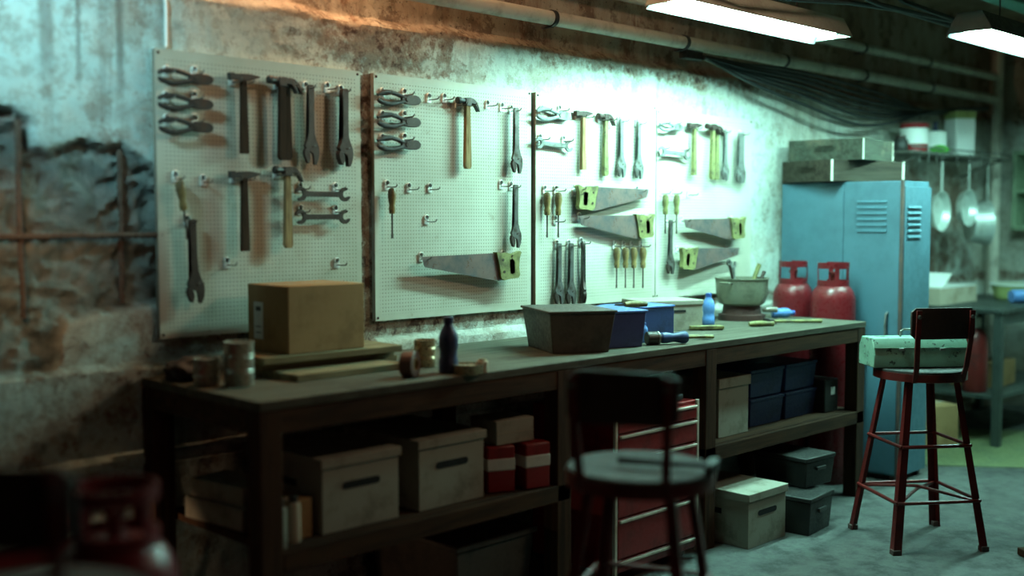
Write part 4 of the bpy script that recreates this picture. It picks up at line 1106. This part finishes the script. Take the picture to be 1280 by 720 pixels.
# green case on the right stool
a1 = at(1074, 462, 2, .775); a2 = at(1203, 468, 2, .775)
u = (a2 - a1); ang = math.atan2(u.y, u.x)
r = thing('green_case', 'chipped pale green metal case lying on the seat of the right stool', 'case', (4.20, 2.30, .76), R(-44))
Lc, Dc = .42, .165
r.location = (4.637 - math.cos(R(-40)) * .215 + .0, 2.164 - math.sin(R(-40)) * .215 - .10, .76); r.location = r.location - RT * .075 + Vector((.02, .02, 0)); r.rotation_euler = (0, 0, R(-40))
b = nb()
prof = [(0, 0), (0, .082), (.03, .125), (Dc - .03, .125), (Dc, .082), (Dc, 0)]
A = [[b.verts.new((x, y, z)) for y, z in prof] for x in (0, Lc)]
for k in range(6): b.faces.new((A[0][k], A[0][(k + 1) % 6], A[1][(k + 1) % 6], A[1][k]))
b.faces.new(A[0][::-1]); b.faces.new(A[1])
obj('body', b, 'toolbox', r, bev=.004)
b = nb(); box(b, -.002, Lc + .002, -.003, 0, .080, .086); obj('lid_edge', b, 'toolbox', r)
for x in (.12, .30):
    b = nb(); box(b, x - .012, x + .012, -.008, -.001, .072, .084); obj('latch', b, 'steel_pale', r, bev=.002)
b = nb(); tube(b, [(.15, Dc / 2, .125), (.152, Dc / 2, .147), (.165, Dc / 2, .156), (.26, Dc / 2, .156), (.273, Dc / 2, .147), (.275, Dc / 2, .125)], .005, 8); obj('carry_handle', b, 'steel_pale', r)

# ------------------------------------------------------------------ locker
LX0, LX1, LY0, LY1, LH = 5.561, 5.885, 2.704, 3.425, 1.592
r = thing('metal_locker', 'tall sky blue metal locker with louvre vents against the wall', 'locker', (LX0, LY0, 0))
w, d = LX1 - LX0, LY1 - LY0
b = nb(); box(b, .008, w - .004, .012, d, .03, LH); obj('carcass', b, 'locker', r, bev=.002)
ys = .335
def louvres(b, y0, y1, zt, n, gap=.031, fx=-.009):
    for k in range(n):
        z = zt - k * gap
        vs = [(0, z), (fx, z - .010), (fx, z - .013), (0, z - .014)]
        A = [[b.verts.new((x, y, zz)) for x, zz in vs] for y in (y0, y1)]
        for q in range(4): b.faces.new((A[0][q], A[0][(q + 1) % 4], A[1][(q + 1) % 4], A[1][q]))
        b.faces.new(A[0]); b.faces.new(A[1][::-1])
b = nb(); box(b, .0, .008, .018, ys, .04, LH - .004)
dr = obj('door', b, 'locker', r, bev=.002)
b = nb(); louvres(b, .09, .26, LH - .10, 6); obj('vent', b, 'locker', dr, smooth=False)
b = nb(); tube(b, [(0, .075, .76), (-.022, .075, .77), (-.026, .075, .80), (-.026, .075, .86), (-.022, .075, .89), (0, .075, .90)], .006, 10); obj('handle', b, 'steel_pale', dr)
b = nb(); box(b, .0, .008, ys + .005, d, .03, LH - .004); obj('side_panel', b, 'locker', r, bev=.002)
b = nb(); box(b, -.003, .014, .0, .016, .02, LH + .004); obj('worn_corner_edge', b, 'locker_edge', r, bev=.002)
b = nb(); box(b, .02, w, -.0, .012, .03, LH - .03)
fd = obj('front_panel', b, 'locker', r, bev=.002)
b = nb()
for k in range(6):
    z = LH - .13 - k * .031
    vs = [(.012 - .012, z), (-.009, z - .010), (-.009, z - .013), (0, z - .014)]
    A = [[b.verts.new((x, y, zz)) for y, zz in vs] for x in (.05, .20)]
    for q in range(4): b.faces.new((A[0][q], A[0][(q + 1) % 4], A[1][(q + 1) % 4], A[1][q]))
    b.faces.new(A[0]); b.faces.new(A[1][::-1])
obj('vent', b, 'locker', fd, smooth=False)
for x in (.03, w - .03):
    for y in (.04, d - .04):
        b = nb(); box(b, x - .015, x + .015, y - .015, y + .015, 0, .03); obj('foot', b, 'locker_edge', r)
# crates on the locker
def crate(x, y, z, rz, w, d, h, mat, label):
    r = thing('wooden_crate', label, 'crate', (x, y, z), rz, 'wooden crates on the locker')
    t_ = .012; sl = h * .62
    for (x0, x1, y0, y1, face) in ((0, w, 0, t_, 'f'), (0, w, d - t_, d, 'b'), (0, t_, t_, d - t_, 'l'), (w - t_, w, t_, d - t_, 'r')):
        b = nb()
        if face == 'l':
            # end board with a hand hole, outline in y,z
            hy = d / 2; sl = h * .56; o_ = [(y0, 0), (hy, 0), (hy, sl - .018), (hy - .06, sl - .016), (hy - .06, sl + .016), (hy, sl + .018), (hy, h), (y0, h)]
            o2 = [(y1, 0), (hy, 0), (hy, sl - .018), (hy + .06, sl - .016), (hy + .06, sl + .016), (hy, sl + .018), (hy, h), (y1, h)]
            Mx = Matrix(((0, 1, 0, 0), (1, 0, 0, 0), (0, 0, 1, 0), (0, 0, 0, 1)))
            prism(b, o_, 0, t_, Mx); prism(b, o2, 0, t_, Mx)
            obj('end_board', b, mat, r)
        else:
            box(b, x0, x1, y0, y1, 0, h); obj('side_board' if face in 'fb' else 'end_board', b, mat, r, bev=.002)
    b = nb(); box(b, t_, w - t_, t_, d - t_, 0, .01); obj('bottom', b, mat, r)
    b = nb(); box(b, t_, w - t_, t_, d - t_, h - .010, h - .001); obj('light_block_top', b, mat, r)  # unseen top added to keep light out of the crate
    for x_ in (-.002, w - .012):
        b = nb(); box(b, x_, x_ + .014, -.002, .0, 0, h); obj('corner_strip', b, 'pipe', r)
crate(5.45, 3.06, LH + .004, R(-15), .56, .37, .115, 'crate_brown', 'lower wooden crate resting on top of the blue locker')
crate(5.575, 2.945, LH + .120, R(5), .42, .43, .115, 'crate', 'upper grey green crate stacked on the lower crate')

# ------------------------------------------------------------------ far right: rack with pans
RZ, RX0, RX1 = 1.80, 6.52, 8.03
r = thing('wire_rack', 'wire pan rack on the wall beyond the blue locker', 'rack', (RX0, 0, RZ))
b = nb()
for y in (3.13, 3.42): tube(b, [(0, y, 0), (RX1 - RX0, y, 0)], .008, 8)
tube(b, [(0, 3.13, .035), (RX1 - RX0, 3.13, .035)], .006, 8)
tube(b, [(RX1 - RX0, 3.13, 0), (RX1 - RX0 + .02, 3.13, .018), (RX1 - RX0, 3.13, .035)], .006, 8)
obj('frame', b, 'rack', r)
b = nb()
for k in range(28):
    x = .02 + k * (RX1 - RX0 - .04) / 27; tube(b, [(x, 3.13, .006), (x, 3.42, .006)], .004, 6)
obj('wires', b, 'rack', r)
for x in (.2, RX1 - RX0 - .12):
    b = nb(); tube(b, [(x, 3.43, -.12), (x, 3.3, -.06), (x, 3.14, -.004)], .007, 8); obj('bracket', b, 'rack', r)
# S hooks and pans
def s_hook(x, lab):
    b = nb(); tube(b, [(x - .012, 3.118, RZ + .012), (x, 3.118, RZ + .014), (x + .006, 3.12, RZ - .004), (x, 3.122, RZ - .03), (x - .006, 3.122, RZ - .05), (x + .004, 3.122, RZ - .06), (x + .012, 3.122, RZ - .052)], .003, 6)
    tag(obj('rack_hook', b, 'rack'), lab, 'hook', 'hooks on the pan rack')
ph = at(1178, 207, 1, 3.12).x; ph2 = at(1212, 207, 1, 3.12).x; ph3 = at(1235, 215, 1, 3.12).x
for x, lab in ((6.62, 'first hook on the pan rack, nearest the locker'), (6.74, 'second hook on the pan rack beside the locker'), (6.86, 'third hook on the pan rack, left of the first pan'), (ph, 'rack hook carrying the first frying pan'), (7.15, 'rack hook between the two frying pans'),
               (ph2, 'rack hook carrying the second frying pan'), (7.5, 'rack hook between the second pan and the saucepan'), (ph3, 'rack hook carrying the saucepan')): s_hook(x, lab)
def pan(x, zt, hl, rr, dep, label, name='frying_pan', cat='pan', tilt=0, rz=0):
    r = thing(name, label, cat, (x, 3.12, zt), 0, 'pans hanging from the rack')
    r.rotation_euler = (tilt, 0, rz)
    b = nb(); prism(b, [(-.010, .004), (.010, .004), (.013, -.02), (.010, -hl), (-.010, -hl), (-.013, -.02)], -.003, .003); obj('handle', b, 'pan', r, bev=.002)
    b = nb(); zc = -hl - rr + .01
    Mx = Matrix.Translation((0, -.004, zc)) @ Matrix.Rotation(R(90), 4, 'X')
    # opening towards the room (-y)
    lathe(b, [(rr * .80, -dep), (rr * .84, -dep), (rr, 0), (rr + .004, 0), (rr + .004, .002), (rr - .004, .002), (rr * .80, -dep + .006), (.001, -dep + .006)], 40, Mx)
    b.verts.ensure_lookup_table(); obj('dish', b, 'pan', r)
pan(ph, RZ - .055, .19, .125, .045, 'frying pan hanging nearest the blue locker')
pan(ph2, RZ - .055, .17, .12, .045, 'frying pan hanging in the middle of the rack')
pan(ph3, RZ - .055, .24, .15, .12, 'deep saucepan hanging furthest along the rack', 'saucepan', rz=R(42))
# things on the rack
r = thing('white_canister', 'white canister with yellow green lid on the pan rack', 'canister', (7.40, 3.24, RZ + .012), R(-30))
b = nb(); box(b, 0, .15, 0, .13, 0, .25); obj('body', b, 'white', r, bev=.008)
b = nb(); box(b, -.003, .153, -.003, .133, .25, .30); obj('lid', b, 'olive', r, bev=.006)
r = thing('red_tin', 'red and white paint tin at the left end of the pan rack', 'tin', (6.83, 3.26, RZ + .012))
b = nb(); lathe(b, [(.085, 0), (.085, .05)], 28); obj('lower_band', b, 'red', r)
b = nb(); lathe(b, [(.085, .051), (.085, .15)], 28); obj('white_band', b, 'white', r)
b = nb(); lathe(b, [(.085, .151), (.088, .155), (.088, .178), (.08, .18)], 28); obj('lid', b, 'red', r)
r = thing('white_pot', 'white enamel pot beside the red and white tin', 'pot', (7.12, 3.27, RZ + .012))
b = nb(); lathe(b, [(.07, 0), (.085, .02), (.085, .14), (.09, .145), (.08, .145), (.08, .03), (.001, .02)], 28); obj('body', b, 'white', r)
b = nb(); tube(b, [(.085, 0, .11), (.115, 0, .10), (.115, 0, .05), (.085, 0, .04)], .006, 8); obj('handle', b, 'white', r)
r = thing('green_cloth', 'small bright green pouch lying on the pan rack', 'pouch', (7.0, 3.17, RZ + .012), R(-30))
b = nb(); bmesh.ops.create_icosphere(b, subdivisions=3, radius=.05)
for v in b.verts: v.co.x *= 1.3; v.co.z = max(0, v.co.z * .6 + .02) * (1 + .2 * noise.noise(v.co * 30))
obj('pouch', b, 'green', r)
b = nb(); tube(b, [(.055, 0, .02), (.08, 0, .022)], .008, 8); obj('spout', b, 'green', r)
r = thing('dark_lamp', 'small dark jar on the rack beside the upper crate', 'jar', (6.63, 3.25, RZ + .012))
b = nb(); lathe(b, [(.04, 0), (.045, .01), (.045, .06), (.03, .08)], 20); obj('body', b, 'black_plastic', r)
b = nb(); lathe(b, [(.032, .08), (.032, .095)], 20); obj('lid', b, 'steel_dark', r)
r = thing('navy_bottle', 'dark navy bottle behind the white canister on the rack', 'bottle', (7.35, 3.36, RZ + .012))
b = nb(); lathe(b, [(.035, 0), (.035, .15), (.014, .19), (.014, .21)], 20); obj('body', b, 'navy', r)
b = nb(); lathe(b, [(.016, .21), (.016, .23)], 16); obj('cap', b, 'navy', r)

# table behind
TZ = .845
r = thing('metal_table', 'green grey metal work table beyond the right stool', 'table', (6.846, 2.69, 0))
b = nb(); box(b, -.01, 1.35, -.01, .70, TZ - .03, TZ); obj('tabletop', b, 'tableiron', r, bev=.004)
b = nb(); box(b, .02, 1.32, .02, .68, .29, .31); obj('lower_shelf', b, 'tableiron', r)
for x in (0, 1.29):
    for y in (0, .64):
        b = nb(); box(b, x, x + .05, y, y + .05, 0, TZ - .03); obj('leg', b, 'tableiron', r, bev=.002)
b = nb(); box(b, .05, 1.29, .005, .02, TZ - .10, TZ - .03); obj('apron', b, 'tableiron', r)
# carton on table
r = thing('open_carton', 'pale open cardboard carton on the metal table beside the locker', 'box', (6.90, 3.10, TZ), 0)
b = nb(); Wc, Dc2, Hc = .56, .28, .105
box(b, 0, Wc, 0, .004, 0, Hc); box(b, 0, Wc, Dc2 - .004, Dc2, 0, Hc); box(b, 0, .004, .004, Dc2 - .004, 0, Hc); box(b, Wc - .004, Wc, .004, Dc2 - .004, 0, Hc); box(b, .004, Wc - .004, .004, Dc2 - .004, 0, .004)
obj('walls', b, 'card_pale', r)
b = nb(); box(b, .05, Wc - .0, .01, Dc2 - .02, Hc, Hc + .006); obj('top_flap', b, 'white', r)  # white stands in for lamplight on the carton top
b = nb(); box(b, 0, .004, 0, Dc2 - .05, 0, .16, Matrix.Translation((.06, .01, Hc)) @ Matrix.Rotation(R(55), 4, 'Y')); obj('raised_flap', b, 'white', r)
r = thing('blue_spray_bottle', 'blue bottle lying on the metal table', 'bottle', (7.42, 2.86, TZ + .045), 0)
r.rotation_euler = (0, R(90), R(-38))
b = nb(); lathe(b, [(.04, 0), (.044, .01), (.044, .10), (.03, .13), (.018, .15)], 22); obj('body', b, 'blue_bottle', r)
b = nb(); lathe(b, [(.03, .148), (.03, .19)], 18); obj('cap', b, 'blue_cap', r)
r = thing('olive_basin', 'olive green basin on the metal table at the right edge', 'basin', (7.80, 2.96, TZ))
b = nb(); lathe(b, [(.13, 0), (.15, .01), (.17, .095), (.18, .10), (.165, .10), (.145, .02), (.001, .012)], 32); obj('bowl', b, 'olive', r)
b = nb(); lathe(b, [(.171, .096), (.183, .099), (.183, .108), (.165, .108), (.171, .096)], 32); obj('rim', b, 'white', r)
# things under table
r = thing('red_extinguisher', 'dark red canister standing under the metal table', 'canister', (6.98, 2.90, .311))
b = nb(); lathe(b, [(.07, 0), (.075, .01), (.075, .34), (.05, .39), (.03, .40)], 26); obj('body', b, 'red_dark', r)
b = nb(); lathe(b, [(.03, .40), (.03, .46), (.02, .47)], 20); obj('cap', b, 'paper', r)
r = thing('brown_carton', 'brown carton on the lower shelf of the metal table', 'box', (7.20, 2.84, .311), R(5))
b = nb(); box(b, 0, .36, 0, .30, 0, .16); obj('body', b, 'card', r, bev=.003)
b = nb(); box(b, .0, .36, .13, .16, .16, .1615); obj('tape', b, 'card_pale', r)
r = thing('brown_carton', 'low brown carton on the floor behind the legs of the right stool', 'box', (6.40, 3.0, 0), R(-20))
b = nb(); box(b, 0, .34, 0, .24, 0, .26); obj('body', b, 'card', r, bev=.003)
b = nb(); box(b, .0, .34, .11, .14, .26, .2615); obj('tape', b, 'card_pale', r)
# wall shelf on the right wall
r = thing('wall_shelf', 'green brown open wall cabinet on the right hand wall', 'cabinet', (8.55, 2.475, 1.31))
b = nb()
box(b, -.20, 0, 0, .76, 0, .03); box(b, -.20, 0, 0, .76, .545, .575); box(b, -.20, 0, .73, .76, .03, .545); box(b, -.20, 0, 0, .03, .03, .545); box(b, -.01, 0, .03, .73, .03, .545)
obj('frame', b, 'shelfpaint', r)
b = nb(); box(b, -.19, -.011, .03, .73, .27, .29); obj('shelf', b, 'shelfpaint', r)

# dark thing at lower right corner
a = at(1272, 692, 2, 0)
r = thing('floor_board', 'dark timber board lying on the floor at the lower right corner', 'board', (4.73, 1.77, 0), R(-128))
b = nb(); box(b, 0, 1.0, 0, .5, 0, .03); obj('plank', b, 'bench', r, bev=.004)
b = nb(); box(b, .05, .09, 0, .5, .03, .045); obj('batten', b, 'bench', r, bev=.002)

# ------------------------------------------------------------------ light
def point(name, loc, col, e, rad=.1):
    l = bpy.data.lights.new(name, 'POINT'); l.color = col; l.energy = e; l.shadow_soft_size = rad
    o = bpy.data.objects.new(name, l); o.location = loc; COL.objects.link(o); return o
def area(name, loc, target, col, e, sx, sy, spread=180):
    l = bpy.data.lights.new(name, 'AREA'); l.shape = 'RECTANGLE'; l.size = sx; l.size_y = sy; l.color = col; l.energy = e; l.spread = R(spread)
    o = bpy.data.objects.new(name, l); o.location = loc; o.rotation_euler = (Vector(target) - Vector(loc)).to_track_quat('-Z', 'Y').to_euler(); COL.objects.link(o); return o
def spot(name, loc, target, col, e, ang, blend=.6, rad=.03):
    l = bpy.data.lights.new(name, 'SPOT'); l.color = col; l.energy = e; l.spot_size = R(ang); l.spot_blend = blend; l.shadow_soft_size = rad
    o = bpy.data.objects.new(name, l); COL.objects.link(o); o.location = loc
    o.rotation_euler = (Vector(target) - Vector(loc)).to_track_quat('-Z', 'Y').to_euler()
spot('warm_side_lamp', (.92, 2.75, 1.5), (1.28, 3.45, 1.28), (1, .56, .28), 20, 50, 1)
point('warm_streak_light', (2.45, 3.405, 2.62), (1, .60, .32), 48, .02)  # unseen light added for the warm streak along the ledge
spot('low_warm_fill', (1.25, 3.40, .34), (2.6, 3.42, .22), (1, .66, .38), 5, 60, .5, .01)  # bodiless spot added for warm glints low on the wall
area('dim_front_fill', (1.2, -.8, 1.5), (2.4, 1.8, .7), (1, .6, .42), 2.2, .6, .6)  # added fill from the camera side, lifts the dark stool frames
area('cool_left_fill', (.1, 2.5, 2.75), (1.28, 3.45, 2.1), (.50, .95, 1.0), 6, .3, .3, 40)  # unseen cool area light added to wash the upper left wall
area('overhead_warm_lamp', (4.3, .9, 2.75), (2.7, 3.4, 1.9), (1, .72, .48), 11, .35, .35, 110)
w = bpy.data.worlds.new('room_world'); SC.world = w; w.use_nodes = True
w.node_tree.nodes['Background'].inputs[0].default_value = (.9, 1.0, .85, 1)
w.node_tree.nodes['Background'].inputs[1].default_value = .003

# ------------------------------------------------------------------ camera
cam = bpy.data.cameras.new('camera'); co = bpy.data.objects.new('camera', cam); COL.objects.link(co)
co.matrix_world = Matrix.Translation(CAM) @ Matrix((RT, UP, -FW)).transposed().to_4x4()
cam.sensor_fit = 'HORIZONTAL'; cam.sensor_width = 36; cam.lens = FPX / 1280 * 36
cam.clip_start = .05; cam.dof.use_dof = True; cam.dof.focus_distance = 4.75; cam.dof.aperture_fstop = .8
SC.camera = co
SC.view_settings.view_transform = 'Standard'; SC.view_settings.look = 'None'
SC.view_settings.exposure = -.5; SC.view_settings.gamma = 1; SC.view_settings.use_curve_mapping = False
SC.cycles.max_bounces = 6; SC.cycles.diffuse_bounces = 4
